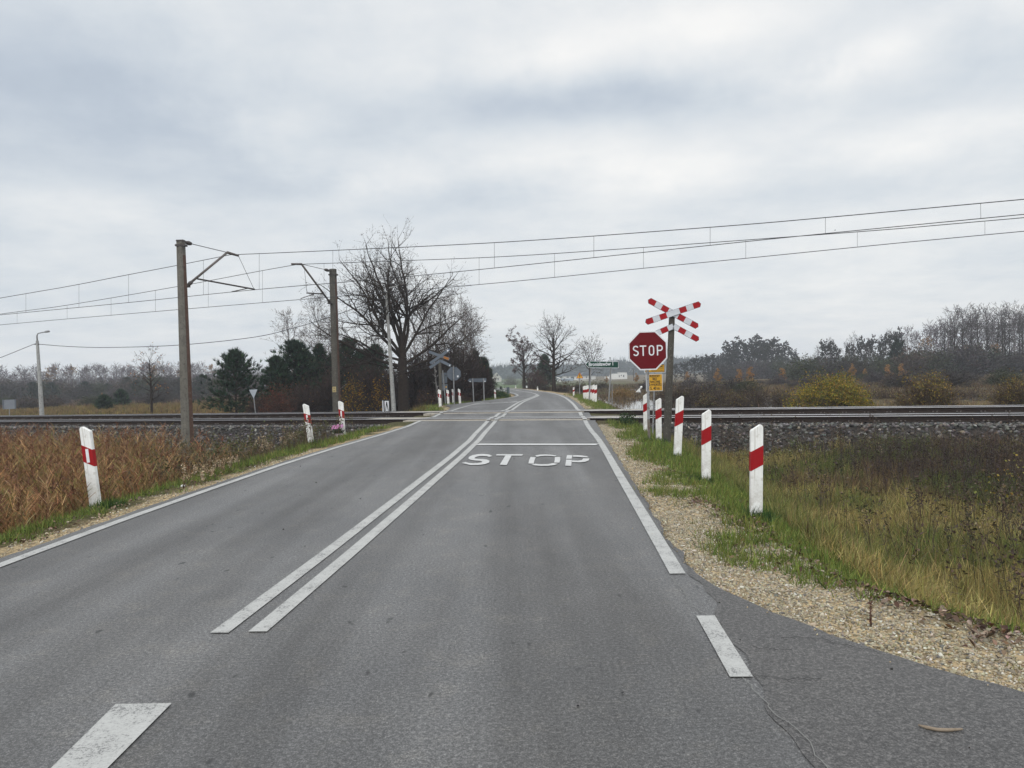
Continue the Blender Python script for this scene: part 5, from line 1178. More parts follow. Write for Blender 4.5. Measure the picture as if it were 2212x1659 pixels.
# ------------------------------------------------------------------ shrubs
def shrub(h, w, nst, nlf, stem, cols, wts, lf=.04, shell=.35, dome=.55, thick=1.0):
    b = np.stack([rng.normal(0, w*.22, nst), rng.normal(0, w*.22, nst), np.full(nst, -.15)], 1)
    q = unit(np.stack([rng.normal(0, 1, nst)*w, rng.normal(0, 1, nst)*w, np.abs(rng.normal(.9, .6, nst))*h], 1))
    L_ = rng.uniform(.6, 1.05, nst)/np.sqrt((q[:, 0]/w)**2+(q[:, 1]/w)**2+(q[:, 2]/h)**2)
    parts = [ribbons(b, q, L_, rng.uniform(0, .12, nst)*h, max(.006, h*.0055)*thick, 3, vary(stem, nst, .25, .06))]
    tip_i = rng.integers(0, nst, nst*5); f = rng.uniform(.25, .95, len(tip_i)); p = b[tip_i]+q[tip_i]*(L_[tip_i]*f)[:, None]
    parts.append(ribbons(p, q[tip_i]+rng.normal(0, .6, (len(tip_i), 3)), rng.uniform(.12, .4, len(tip_i))*h, .02, max(.005, h*.0042)*thick, 2, vary(stem, len(tip_i), .25, .06)))
    if nlf:
        d = unit(rng.normal(0, 1, (nlf, 3))); d[:, 2] = np.abs(d[:, 2]); az_ = np.arctan2(d[:, 1], d[:, 0]); ph = rng.uniform(0, 6.28, 3)
        lump = .96+.13*np.sin(3*az_+ph[0])+.11*np.sin(5*az_+9*d[:, 2]+ph[1])+.10*np.sin(11*az_+14*d[:, 2]+ph[2])+.06*rng.normal(0, 1, nlf)*(rng.random(nlf) < .25)
        r = (1-(1-shell)*rng.random(nlf)**1.8)*lump*.97; p = d*r[:, None]*np.array([w, w, h])+rng.normal(0, .03*w+.02, (nlf, 3)); p[:, 2] = np.maximum(p[:, 2], .03)
        gap = fbm(p[:, 0]/w+3*p[:, 2]/h, p[:, 1]/w-2*p[:, 2]/h, 2.6, int(ph[0]*10)) > .40; p = p[gap]; nlf = len(p)
        parts.append(leafs(p, rng.uniform(.6, 1.4, nlf)*lf, vary(pick(cols, wts, nlf), nlf, .28, .1)))
    return join(parts)
def put_shrub(name, label, u, v, vt, Y, wpx, nst, nlf, stem, cols, wts, lf=.04, group=None, cat='shrub', **kw):
    b = at(u, v, Y); V, T, C = shrub((v-vt)*Y/F, wpx*Y/F/2, nst, nlf, stem, cols, wts, lf, **kw)
    o = np_mesh(name, V, T, M_['veg'], C, loc=b); return tag(o, label, cat, group)
YEL = [(.26, .18, .025), (.17, .145, .025), (.09, .10, .025), (.20, .115, .02)]
put_shrub('yellow_bush', 'large rounded yellow green bush right behind the rails', 1800, 884, 810, 32.5, 172, 420, 20000, (.06, .045, .03), YEL, [3, 3, 3, 1], .034, shell=.5)
put_shrub('brown_bush', 'rounded brown bush with yellowing top right of the yellow green bush', 2003, 884, 800, 31, 128, 900, 4200, (.075, .052, .036), [(.22, .15, .03), (.13, .09, .03), (.10, .10, .03)], [2, 2, 1], .030, shell=.7)
put_shrub('brown_bush', 'loose brown bush cut by the right edge of the photo', 2196, 884, 806, 30, 96, 700, 2600, (.07, .05, .034), [(.20, .14, .03), (.11, .08, .03)], [2, 2], .030, shell=.6)
put_shrub('yellow_leaf_shrub', 'yellow-leaved shrub right of the farther catenary mast', 765, 890, 806, 39, 62, 120, 1500, (.05, .038, .03), [(.36, .20, .02), (.24, .14, .02), (.12, .10, .03)], [3, 2, 1], .035)
put_shrub('yellow_leaf_shrub', 'yellow-leaved shrub left of the concrete lamp post', 822, 890, 812, 40, 50, 70, 900, (.05, .038, .03), [(.38, .21, .02), (.26, .14, .02)], [3, 2], .035)
put_shrub('red_brown_shrub', 'reddish brown leafy shrub between the give way sign and the farther mast', 602, 896, 826, 39, 74, 160, 2400, (.06, .03, .022), [(.105, .036, .022), (.07, .03, .02), (.13, .06, .03)], [3, 2, 1], .034)
gth = 'bare brown shrubs in the thicket beyond the rails'
for i, (u, v, vt, Y, w, lab) in enumerate(((662, 892, 818, 41, 84, 'dark bare shrub in front of the broad pine'), (712, 891, 800, 42, 60, 'dark bare shrub at the foot of the farther mast'), (800, 890, 775, 43, 66, 'brown bare shrub behind the yellow-leaved shrubs'), (850, 889, 780, 43, 60, 'brown bare shrub at the left foot of the oak'), (905, 886, 748, 41.5, 66, 'dense brown shrub right of the oak trunk'), (945, 884, 735, 42, 64, 'dense brown shrub behind the grey cross'), (985, 880, 730, 43, 66, 'dense brown shrub behind the grey arrow sign'), (1015, 877, 742, 44, 54, 'dark red brown shrub right of the grey arrow sign'), (1046, 873, 778, 44.5, 36, 'brown shrub at the road end of the thicket'), (925, 886, 840, 38.5, 60, 'low reddish shrub at the foot of the grey cross'), (990, 877, 846, 41, 60, 'low reddish shrub behind the poles of the grey arrow sign'), (560, 896, 850, 41, 60, 'low brown shrub behind the give way sign'))):
    put_shrub('bare_shrub', lab, u, v, vt, Y, w, 620, 1500, (.046, .032, .028), [(.06, .036, .026), (.09, .046, .03), (.20, .11, .03)], [4, 2, .3], .034, gth, thick=1.3)
gfs = 'brown shrubs on the flooded field'
FS = [(1480, 872, 815, 44, 110), (1555, 874, 822, 43, 90), (1625, 876, 820, 42, 100), (1440, 870, 828, 47, 70), (1690, 876, 832, 41, 70), (1590, 876, 844, 38, 80), (1905, 872, 830, 42, 80), (2085, 866, 826, 44, 90), (2140, 872, 850, 38, 60), (1525, 876, 850, 39, 50)]
FL = ['brown twiggy shrub on the field just right of the crossbuck pole', 'brown shrub with olive leaves in the middle of the right field', 'broad brown shrub left of the yellow green bush', 'low dark shrub behind the stop sign pole', 'red brown shrub at the left foot of the yellow green bush', 'low olive shrub beside the rails in the middle of the right field', 'dark shrub between the yellow green bush and the brown bush', 'grey brown shrub right of the rounded brown bush', 'low shrub before the bush at the right edge', 'low tan shrub by the rails right of the crossbuck pole']
for (u, v, vt, Y, w), lab in zip(FS, FL):
    put_shrub('field_shrub', lab, u, v, vt, Y, w, 420, 1100, (.060, .044, .036), [(.11, .095, .03), (.08, .058, .038), (.15, .10, .03)], [1.5, 3, 1], .032, gfs, thick=1.2)
gb_ = 'shrubs at the far road bend'
for u, v, vt, Y, w, lab, c_ in ((1155, 836, 790, 72, 60, 'dense red brown shrubbery right of the reddish tree', (.07, .042, .040)), (1172, 841, 816, 66, 44, 'low dark shrub left of the tall bare tree', (.05, .042, .034)), (1215, 842, 818, 66, 50, 'brown shrub right of the tall bare tree trunk', (.065, .05, .04)), (1250, 843, 822, 68, 50, 'brown shrub below the warning triangle', (.06, .048, .038)), (1105, 830, 808, 200, 46, 'pale grey brown bushes beside the far gable house', (.09, .08, .06)), (1297, 838, 818, 80, 60, 'low dark shrub behind the green sign poles', (.05, .045, .036))):
    put_shrub('roadside_shrub', lab, u, v, vt, Y, w, 320, 500, c_, [(.08, .05, .04), (.06, .05, .03)], [1, 1], .06, gb_)
put_shrub('round_tan_bush', 'rounded ochre grass tussock bush at the edge of the flood water', 1343, 857, 836, 55, 60, 500, 1500, (.20, .13, .05), [(.20, .12, .04), (.15, .10, .04)], [1, 1], .04)
put_shrub('green_herb_bush', 'dark green bushy herb at the crossing corner right of the road', 1354, 921, 890, 21, 50, 130, 1600, (.03, .042, .02), [(.024, .046, .018), (.035, .055, .02)], [1, 1], .022)
put_shrub('green_verge_bush', 'rounded green grass bush inside the far bend by the lone left post', 1082, 861, 839, 44, 40, 260, 2400, (.04, .07, .03), [(.035, .07, .03), (.05, .085, .035)], [1, 1], .03)
# ------------------------------------------------------------------ groves on the skyline
def proto_set(n, kind):
    out = []
    for i in range(n):
        h = 6.0
        wd_ = dict(birch=(.115, .098, .108), orange=(.12, .10, .095), tall=(.065, .055, .053), round=(.055, .052, .054)).get(kind); b_ = M_['birch'] if kind in ('birch', 'orange') else M_['bark']
        KP = dict(KD, step=(.4, .3, .3, .3), dens=(2.4, 3.4, 4, 4), maxt=.8, rmin=.016)
        if kind in ('birch', 'orange'):
            t_, c_ = finish_tree(*rtree(h, 1.0, .25, 17, (40, 72), .075, COLUMN, KP, 2), .035, .034, wd_, 360 if kind == 'orange' else 0, (.25, .14, .055), .10, .5, .1, 2)
        elif kind == 'tall':
            t_, c_ = finish_tree(*rtree(h, 1.5, .35, 13, (48, 70), .11, OVAL, dict(KP, maxt=.6), 2), .03, .022, wd_, fork=2)
        elif kind == 'round':
            t_, c_ = finish_tree(*rtree(h, 2.1, .22, 18, (20, 70), .15, OVAL, dict(KP, maxt=.7), 2), .04, .03, wd_, 6500, (.050, .048, .045), .12)
        elif kind == 'dark':
            t_, c_ = pine(h*.7, 1.9, 12, (.024, .034, .026), nb=6, tuft=5, needles=8, nl=.34); b_ = M_['bark']
        elif kind == 'scrub':
            sc_ = [((.046, .039, .037), (.044, .039, .033)), ((.060, .050, .052), (.064, .052, .050)), ((.042, .046, .028), (.058, .060, .030)), ((.066, .050, .043), (.078, .056, .041))][i % 4]; V, T, C = shrub(3.4, 2.1, 420, 1900, sc_[0], [sc_[1], sc_[0]], [1, 1], .11, thick=1.5, shell=.25)
            t_ = tubes(np.array([[0, 0, -.2]]), np.array([[0, 0, 2.0]]), np.array([.06]), np.array([.02]), 5, np.array((.05, .04, .035))); c_ = (V, T, C); b_ = M_['bark']
        elif kind == 'sapling':
            t_ = tubes(np.array([[0, 0, -.3], [0, 0, 1.2]]), np.array([[0.05, 0, 1.2], [.1, 0, 2.6]]), np.array([.035, .025]), np.array([.025, .01]), 5, np.array((.06, .05, .045)))
            cc_ = np.stack([rng.normal(.05, .34, 16), rng.normal(0, .34, 16), rng.uniform(1.1, 2.75, 16)], 1); cc_[:, :2] *= (1.25-.28*cc_[:, 2:3]); p = cc_[rng.integers(0, 16, 700)]+rng.normal(0, .13, (700, 3))
            c_ = join([leafs(p, rng.uniform(.05, .10, 700), vary(pick([(.30, .155, .045), (.22, .11, .035), (.13, .08, .035)], [3, 2, 1], 700), 700, .25, .08)), ribbons(np.repeat([[.03, 0, 1.2]], 40, 0), np.stack([rng.normal(0, .5, 40), rng.normal(0, .5, 40), np.ones(40)], 1), rng.uniform(.6, 1.6, 40), 0, .012, 2, np.array((.06, .05, .045)))]); b_ = M_['bark']
        tm = np_mesh('trunk', t_[0], t_[1], b_, t_[2]); cm = np_mesh('crown', c_[0], c_[1], M_['twig'] if kind not in ('dark',) else M_['hedge'], c_[2])
        out.append((tm.data, cm.data)); bpy.data.objects.remove(tm); bpy.data.objects.remove(cm)
    return out
PR = {'birch': proto_set(5, 'birch'), 'orange': proto_set(3, 'orange'), 'tall': proto_set(4, 'tall'), 'round': proto_set(3, 'round'), 'dark': proto_set(3, 'dark'), 'scrub': proto_set(4, 'scrub'), 'sapling': proto_set(2, 'sapling')}
KN = {'birch': 'birch_tree', 'orange': 'birch_tree', 'tall': 'bare_tree', 'round': 'broad_tree', 'dark': 'pine_tree', 'scrub': 'bare_shrub', 'sapling': 'sapling'}
def plant(kind, u, Y, vt, label, group, wide=1.0, vbase=None):
    x = (u-1106)/F*Y; z = gz1(x, Y) if vbase is None else at(u, vbase, Y).z
    h = at(u, vt, Y).z-z; hp = {'dark': 4.2, 'scrub': 3.4, 'sapling': 2.75}.get(kind, 6.7); s_ = max(h, .5)/hp
    o = thing(KN[kind], label, 'tree' if kind != 'scrub' else 'shrub', (at(u, vt, Y).x, Y, z-.1), group, yaw=rng.uniform(0, 2*PI)); td, cd = PR[kind][rng.integers(len(PR[kind]))]
    o.scale = (s_*wide, s_*wide, s_)
    link(bpy.data.objects.new('trunk', td), o); link(bpy.data.objects.new('crown', cd), o); return o
def hor(u): return 797-.0311*(u-1106)
# left grove, about 140 m off
for i in range(100):
    u = -60+i*6.3+rng.normal(0, 4); Y = 140+rng.uniform(-8, 22); top = hor(u)-rng.uniform(18, 42)+max(0, (u-400))*.06
    if rng.random() < .14: plant('orange', u, Y, top-2, 'birch with ochre leaves left in its top, in the hazy left grove', 'ochre-topped birches in the left grove', .95)
    else: plant('birch', u, Y, top, 'bare pale birch in the hazy grove behind the left meadow', 'bare birches in the left grove', 1.05)
for i in range(70):
    u = -50+i*8.6+rng.normal(0, 5); Y = 128+rng.uniform(-4, 10); plant('scrub', u, Y, hor(u)+10-26*fbm(u, 0, .035, 7)+rng.uniform(-8, 8), 'dark bare undergrowth shrub at the foot of the left grove', 'undergrowth shrubs of the left grove', 1.25)
for i, u in enumerate((6, 70, 120, 182, 235, 268, 300, 345, 392, 440)):
    plant('dark', u+rng.normal(0, 4), 126+rng.uniform(-4, 4), hor(u)+rng.uniform(-8, 6), 'dark conifer among the undergrowth of the left grove', 'conifers of the left grove', 1.1)
# middle round clump
for u, vt, Y in ((1578, 752, 165), (1600, 744, 168), (1624, 741, 172), (1648, 744, 166), (1668, 741, 170), (1690, 752, 168), (1712, 762, 172), (1585, 768, 160), (1635, 758, 160), (1660, 762, 160), (1562, 770, 176)):
    plant('round', u, Y, vt, 'round-crowned tree in the dark clump on the skyline right of the crossbuck', 'trees of the round skyline clump', .98)
for u in range(1556, 1725, 15): plant('scrub', u, 158+rng.uniform(-3, 3), hor(u)+rng.uniform(-6, 8), 'dark undergrowth below the round skyline clump', 'undergrowth of the round clump', 1.4)
for u, vt in ((1500, 778), (1520, 776), (1478, 786), (1538, 772), (1458, 790)): plant('round', u, 150, vt, 'low grey brown tree left of the round skyline clump', 'low trees left of the round clump', .9)
# right grove
for i in range(15):
    u = 1770+i*13+rng.normal(0, 4); plant('round' if i % 2 else 'tall', u, 112+rng.uniform(0, 14), hor(u)-rng.uniform(22, 50), 'grey brown leafless tree in the lower left part of the right grove', 'trees in the left part of the right grove', .62)
for i in range(24):
    u = 1962+i*11+rng.normal(0, 4); f = (u-1962)/250; plant('birch', u, 106+rng.uniform(0, 16), hor(u)-rng.uniform(52, 74)-14*f, 'slim bare birch in the tall right grove', 'birches of the right grove', .85)
for i in range(17):
    u = 2040+i*12+rng.normal(0, 5); plant('tall', u, 98+rng.uniform(0, 10), hor(u)-rng.uniform(72, 96), 'tall dark leafless tree in the right grove', 'tall leafless trees of the right grove', .75)
for i in range(36):
    u = 1735+i*14+rng.normal(0, 4); plant('scrub', u, 96+rng.uniform(-4, 6), hor(u)+16-44*fbm(u, 0, .03, 17)+rng.uniform(-7, 9)-(12 if u > 1950 else 0), 'dark shrub along the foot of the right grove', 'undergrowth shrubs of the right grove', 1.25)
for u, vt in ((1938, 738), (1930, 752), (2110, 775), (2070, 780), (2165, 770), (2140, 765)): plant('dark', u, 97, vt, 'dark evergreen in the edge of the right grove', 'evergreens of the right grove', .6)
for u, vt in ((2150, 742), (2120, 752), (2000, 728), (2090, 745)): plant('orange', u, 101, vt, 'birch with ochre leaves in the right grove', 'ochre birches of the right grove', .8)
for i in range(34):
    u = 1400+i*24+rng.normal(0, 8); Y = rng.uniform(52, 86); plant('scrub', u, Y, hor(u)+rng.uniform(24, 44), 'low brown shrub scattered over the brown field before the right grove', 'scattered shrubs of the right field', 1.5)
for i in range(16):
    u = 10+i*28+rng.normal(0, 8); Y = rng.uniform(70, 105); plant('scrub', u, Y, hor(u)+rng.uniform(20, 32), 'low brown shrub scattered over the far part of the left meadow', 'scattered shrubs of the left meadow', 1.6)
for u, vt, vb, Y, lab in ((1484, 803, 832, 88, 'small orange sapling right of the crossbuck pole'), (1549, 797, 836, 86, 'orange-leaved sapling left of the round clump'), (1597, 798, 838, 86, 'pale orange sapling below the round clump'), (1619, 794, 838, 85, 'bright orange sapling in front of the round clump'), (1690, 796, 836, 88, 'faded orange sapling right of the round clump'), (1840, 786, 822, 90, 'orange-leaved sapling above the yellow green bush'), (1917, 788, 822, 90, 'small orange sapling before the dark evergreen'), (1868, 796, 822, 90, 'lowest orange sapling before the right grove'), (1946, 786, 820, 90, 'rust-coloured sapling left of the brown bush'), (220, 848, 868, 95, 'small yellow sapling in the left meadow'), (1375, 806, 832, 110, 'ochre sapling in the field right of the unfinished house'), (1310, 812, 832, 120, 'tan sapling before the pale fence')):
    plant('sapling', u, Y, vt, lab, 'small autumn saplings in the fields', 1.0, vbase=vb)
# far blue woods reading as one mass
def far_wood(name, label, u0, u1, Y, vt, vb, n, col):
    u = rng.uniform(u0, u1, n); prof = vt(u)+6*(fbm(u, u*0, .05, 3)-.5)+7*(fbm(u, u*0, .22, 5)-.4); f = rng.random(n)**.8; v = vb-(vb-prof)*f
    Yr = Y+rng.uniform(0, 25, n); p = np.stack([(u-1106)/F*Yr, Yr, H+(hor(u)-v)/F*Yr], 1)
    V, T, C = leafs(p, rng.uniform(.5, 1.3, n)*Y/330, vary(col, n, .25, .05)); V2, T2, C2 = ribbons(p, np.stack([rng.normal(0, .2, n), rng.normal(0, .2, n), np.ones(n)], 1), rng.uniform(1, 3, n)*Y/330, 0, .12*Y/330, 1, vary(col, n, .25, .05))
    V, T, C = join([(V, T, C), (V2, T2, C2)]); tag(np_mesh(name, V, T, M_['twig'], C), label, 'woodland', kind='stuff')
far_wood('far_wood', 'blue hazy woodland behind the far houses', 1010, 1580, 470, lambda u: hor(u)-3-4*np.exp(-((u-1100)/40)**2)-7*np.clip((u-1240)/120, 0, 1), 830, 9000, (.045, .055, .055))
far_wood('far_wood', 'hazy distant woodland behind the left grove', -120, 700, 300, lambda u: hor(u)-6, 850, 6000, (.06, .055, .055))
far_wood('far_wood', 'hazy distant woodland behind the right trees', 1540, 2400, 330, lambda u: hor(u)-2-3*np.clip((u-1900)/200, 0, 1), 815, 5000, (.04, .045, .045))
# ------------------------------------------------------------------ ground cover
def scatter(x0, x1, y0, y1, dens):
    N = int((x1-x0)*(y1-y0)*dens); x = rng.uniform(x0, x1, N); y = rng.uniform(y0, y1, N); return (x, y)+ground_z(x, y, True)
def tufts(P, nb, hl, hh, lean, w, cols, wts, droop=.25, nseg=3, spread=.05, amt=.28, tipcol=None):
    N = len(P); i = np.repeat(np.arange(N), nb); M2 = len(i); hs = rng.uniform(.7, 1.25, N)[i]
    a = rng.uniform(0, 2*PI, M2); ln = np.abs(rng.normal(0, lean, M2)); d = np.stack([np.cos(a)*ln, np.sin(a)*ln, np.ones(M2)], 1)
    p = P[i]+np.stack([rng.normal(0, spread, M2), rng.normal(0, spread, M2), np.full(M2, -.02)], 1)
    L = rng.uniform(hl, hh, M2)*hs; tc = pick(cols, wts, N)[i]*(.6)+pick(cols, wts, M2)*.4; c = vary(tc, M2, amt, .07)
    return ribbons(p, d, L, droop*L*rng.uniform(.2, 1.4, M2), w*rng.uniform(.6, 1.3, M2), nseg, c, c if tipcol is None else vary(tipcol, M2, .3, .05))
GREEN = [(.105, .155, .032), (.155, .185, .042), (.075, .11, .026), (.22, .195, .065)]
STRAW = [(.36, .29, .125), (.28, .22, .085), (.20, .165, .055), (.145, .155, .042)]
def stuff(name, label, cat, geo, m='veg'):
    V, T, C = geo; return tag(np_mesh(name, V, T, M_[m], C), label, cat, kind='stuff')
# short green verge grass
parts = []
for x0, x1, y0, y1, dn in ((1.5, 5.2, 2.0, 12, 300), (1.5, 5.2, 12, 22.5, 170), (-7.2, -4.6, 3, 14, 170), (-7, -3, 14, 23, 130), (-6.5, -1.6, 28.5, 40, 60), (2.6, 5.6, 28.6, 45, 90), (-1.6, 1.4, 40, 60, 60)):
    x, y, z, d, n, ins, base, zr, zt, right = scatter(x0, x1, y0, y1, dn); pn = fbm(x, y, 1.3, 51)
    edge = np.where(right, np.where(y < 22, .46+.24*np.sin(y*1.7)+.40*np.clip((8-y)/3, 0, 1), .35), .38)
    k_ = (~ins) & (d > edge+(pn-.5)*1.1) & (d < np.where(right, 2.3, 1.7)+(pn-.5)) & ((n < 21.3) | (n > 28.4)) & (zt < np.maximum(base, zr)+.12) & (pn > .33+.0*x)
    P = np.stack([x, y, z], 1)[k_]; near = y0 < 12
    parts.append(tufts(P, 9 if near else 7, .05, .15 if near else .20, .75, .0045 if near else .007, GREEN, [3, 3, 2, 1], .35, 2, .05))
stuff('verge_grass', 'short green grass on the verges beside the road', 'grass', join(parts))
# moss and flat herbs on the gravel edge: fine low blades
x, y, z, d, n, ins, base, zr, zt, right = scatter(1.4, 3.4, 3.5, 21, 260); pn = fbm(x, y, 2.1, 57); k_ = (~ins) & (d > .25) & (d < 1.3) & (pn > .46) & (n < 21) & (rng.random(len(x)) < np.where(y < 7, .35, 1))
stuff('verge_moss', 'low yellow green moss and herbs creeping over the gravel edge', 'ground cover', tufts(np.stack([x, y, z], 1)[k_], 10, .02, .06, 1.1, .006, [(.12, .13, .03), (.09, .10, .028), (.14, .12, .04)], [2, 2, 1], .3, 1, .05))
# dry meadow grass on the right embankment and ditch
parts = []
for x0, x1, y0, y1, dn in ((2.6, 8, 2.5, 10, 110), (3, 13, 8, 20.5, 62)):
    x, y, z, d, n, ins, base, zr, zt, right = scatter(x0, x1, y0, y1, dn); pn = fbm(x, y, .55, 61); pm = fbm(x, y, .28, 67)
    wetm = np.maximum(np.exp(-(((x-8.8)/1.3)**2+((y-11.2)/1.7)**2)), .95*np.exp(-(((x-9.8)/3.4)**2+((y-15.6)/2.6)**2)))
    k_ = (~ins) & (d > 1.75+(pn-.5)) & (zt < np.maximum(base, zr)+.30+.42*np.clip((x-5)/3, 0, 1)) & (wetm < .55+.7*(pn-.5)+.25*(rng.random(len(x))-.5)) & (n < 20.75) & (pn > .22)
    P = np.stack([x, y, z], 1)[k_]; pm = pm[k_]
    a = pm > .5; 
    if a.any(): parts.append(tufts(P[a], 17, .18, .46, .70, .0042, STRAW, [2.5, 3, 2.5, 2], .85, 3, .09))
    if (~a).any(): parts.append(tufts(P[~a], 16, .15, .38, .70, .0045, [(.105, .14, .038), (.18, .18, .05), (.25, .20, .08), (.11, .08, .05)], [3, 3, 2, 1.5], .5, 3, .07))
x, y, z, d, n, ins, base, zr, zt, right = scatter(4.2, 15, 11, 21.2, 60); dk_ = np.exp(-(((x-10.0)/4.2)**2+((y-16.0)/3.0)**2)); pn = fbm(x, y, .7, 63); k_ = (d > 2.2) & (n < 20.75) & (zt < np.maximum(base, zr)+.75) & (dk_ > .25+.35*(pn-.3))
P = np.stack([x, y, z], 1)[k_]; g_ = fbm(P[:, 0], P[:, 1], .5, 65) > .5
parts.append(tufts(P[g_], 14, .20, .50, .5, .0055, [(.09, .12, .035), (.07, .09, .03), (.15, .145, .045)], [2, 2, 1], .5, 3, .08)); parts.append(tufts(P[~g_], 14, .20, .55, .45, .0050, [(.13, .088, .055), (.095, .066, .046), (.17, .13, .06)], [2, 2, 1], .4, 3, .08))
stuff('meadow_grass', 'tall dry yellow green meadow grass on the bank right of the road', 'grass', join(parts))
# brown seed-headed weeds standing in the ditches
def weeds(P, h, stem, heads, w, hn=14, hs=.02, side=5):
    N = len(P); d = np.stack([rng.normal(0, .16, N), rng.normal(0, .16, N), np.ones(N)], 1); L = rng.uniform(.6, 1.15, N)*h; st = vary(stem, N, .25, .06)
    g = [ribbons(P, d, L, .02, w, 3, st)]
    i = np.repeat(np.arange(N), side); f = rng.uniform(.35, .98, len(i)); q = P[i]+unit(d)[i]*(L[i]*f)[:, None]
    g.append(ribbons(q, np.stack([rng.normal(0, .6, len(i)), rng.normal(0, .6, len(i)), rng.uniform(.1, 1, len(i))], 1), rng.uniform(.08, .26, len(i))*h, .03, w*.75, 2, st[i]))
    if hn:
        i = np.repeat(np.arange(N), hn); q = P[i]+unit(d)[i]*(L[i]*rng.uniform(.74, 1.05, len(i)))[:, None]+rng.normal(0, .045*h, (len(i), 3)); g.append(leafs(q, rng.uniform(.5, 1.3, len(i))*hs, vary(pick(heads, [1]*len(heads), N)[i], len(i), .25, .06)))
    return join(g)
x, y, z, d, n, ins, base, zr, zt, right = scatter(3.6, 15, 5.5, 20.6, 9.5); pn = fbm(x, y, .33, 71); k_ = (d > 2.6) & (zt < np.maximum(base, zr)+.65) & (n < 20.8) & (pn > .36)
P = np.stack([x, y, z], 1)[k_]; sel = rng.random(len(P))
stuff('dark_weeds', 'dark brown dead weed stems in the ditch right of the road', 'weeds', weeds(P, .85, (.055, .038, .032), [(.06, .042, .034), (.09, .065, .045), (.05, .05, .025)], .0042, 12, .022, 7))
stuff('pale_seed_heads', 'pale fluffy goldenrod seed heads above the ditch weeds', 'weeds', weeds(P[sel < .045], .62, (.12, .09, .055), [(.27, .215, .14), (.21, .16, .10)], .004, 30, .015, 5))
x, y, z, d, n, ins, base, zr, zt, right = scatter(5.0, 14, 9.5, 20, 46); wm_ = np.exp(-(((x-9.8)/3.4)**2+((y-15.2)/3.0)**2)); k_ = (wm_ > .22+.3*rng.random(len(x))) & (n < 20.2); stuff('ditch_stems', 'thin bare dark stems standing in the wet ditch', 'weeds', weeds(np.stack([x, y, z], 1)[k_], .75, (.045, .034, .033), [(.05, .04, .035)], .0038, 3, .02, 8))
# left reed bed
x, y, z, d, n, ins, base, zr, zt, right = scatter(-17, -5.2, 6.2, 21.5, 72); pn = fbm(x, y, .45, 81); k_ = (~right) & (d > 1.02+.45*np.clip((y-10)/4, 0, 1)+.5*(pn-.5)) & (zt < np.maximum(base, zr)+.10) & (n < 19.6) & (pn > .2)
k_ &= ((y < 16.5+2.0*(pn-.5)) | (x < -9)) & (rng.random(len(x)) < np.clip(1.15-.75*np.clip((y-12.5)/4, 0, 1)*np.clip((x+11)/3, 0, 1), 0, 1)) & (pn+.25*rng.random(len(x)) > .36)
P = np.stack([x, y, z], 1)[k_]; N = len(P)
RC = [(.285, .165, .075), (.215, .115, .053), (.34, .22, .11), (.145, .078, .040), (.23, .19, .075)]
dd = np.stack([rng.normal(0, .10, N), rng.normal(0, .10, N), np.ones(N)], 1); edge_ = np.clip((d[k_]-1.0)/1.2, .45, 1.0); L = rng.uniform(.72, 1.32, N)*edge_*(.8+.4*fbm(P[:, 0], P[:, 1], .8, 83)); rc = vary(pick(RC, [3, 3, 2, 2, 1], N), N, .22, .06)
g = [ribbons(P, dd, L, .04, .0042, 3, rc)]
i = np.repeat(np.arange(N), 11); f = rng.uniform(.15, .98, len(i)); q = P[i]+unit(dd)[i]*(L[i]*f)[:, None]; a = rng.uniform(0, 2*PI, len(i))
lc = vary(rc[i], len(i), .2, .05); lc[rng.random(len(i)) < .10] = np.array((.15, .15, .04))
g.append(ribbons(q, np.stack([np.cos(a)*.6, np.sin(a)*.6, np.full(len(i), .85)], 1), rng.uniform(.10, .34, len(i)), rng.uniform(.05, .34, len(i)), .0042, 3, lc))
pl_ = np.where(rng.random(N) < .14)[0]; i = np.repeat(pl_, 26); q = P[i]+unit(dd)[i]*(L[i]*rng.uniform(.86, 1.06, len(i)))[:, None]; g.append(ribbons(q, np.stack([rng.normal(0, .4, len(i)), rng.normal(0, .4, len(i)), rng.normal(.3, .5, len(i))], 1), rng.uniform(.05, .12, len(i)), .05, .006, 2, vary((.155, .075, .045), len(i), .25, .05)))
stuff('reed_bed', 'tall dense orange brown dead reeds left of the road', 'reeds', join(g))
# weeds at the foot of the ballast on the left, pale seed heads along the verge
x, y, z, d, n, ins, base, zr, zt, right = scatter(-14, -4.2, 11.5, 22.5, 26); k_ = (~right) & (d > .8) & (n < 20.6) & (fbm(x, y, .5, 91) > .34)
P = np.stack([x, y, z], 1)[k_]; stuff('bank_weeds', 'brown and olive weeds below the ballast left of the road', 'weeds', join([weeds(P, .62, (.085, .062, .036), [(.10, .075, .045), (.07, .075, .03)], .005, 12, .024, 6), tufts(P, 9, .12, .38, .5, .006, [(.07, .075, .025), (.13, .10, .045), (.05, .06, .022)], [2, 2, 1], .4, 2, .12)]))
P2 = np.array([G(u, v, -.12) for u, v in ((445, 1050), (468, 1036), (480, 1030), (420, 1062), (500, 1020), (585, 985), (560, 992), (608, 975), (620, 968), (470, 1042), (430, 1058), (640, 962), (575, 990))]); P2 = np.repeat(P2, 4, 0)+rng.normal(0, .10, (len(P2)*4, 3))*[1, 1, .1]
stuff('pale_seed_heads', 'pale beige seed heads along the left verge', 'weeds', weeds(P2, .36, (.14, .10, .06), [(.36, .29, .20), (.28, .21, .13)], .004, 46, .016, 4))
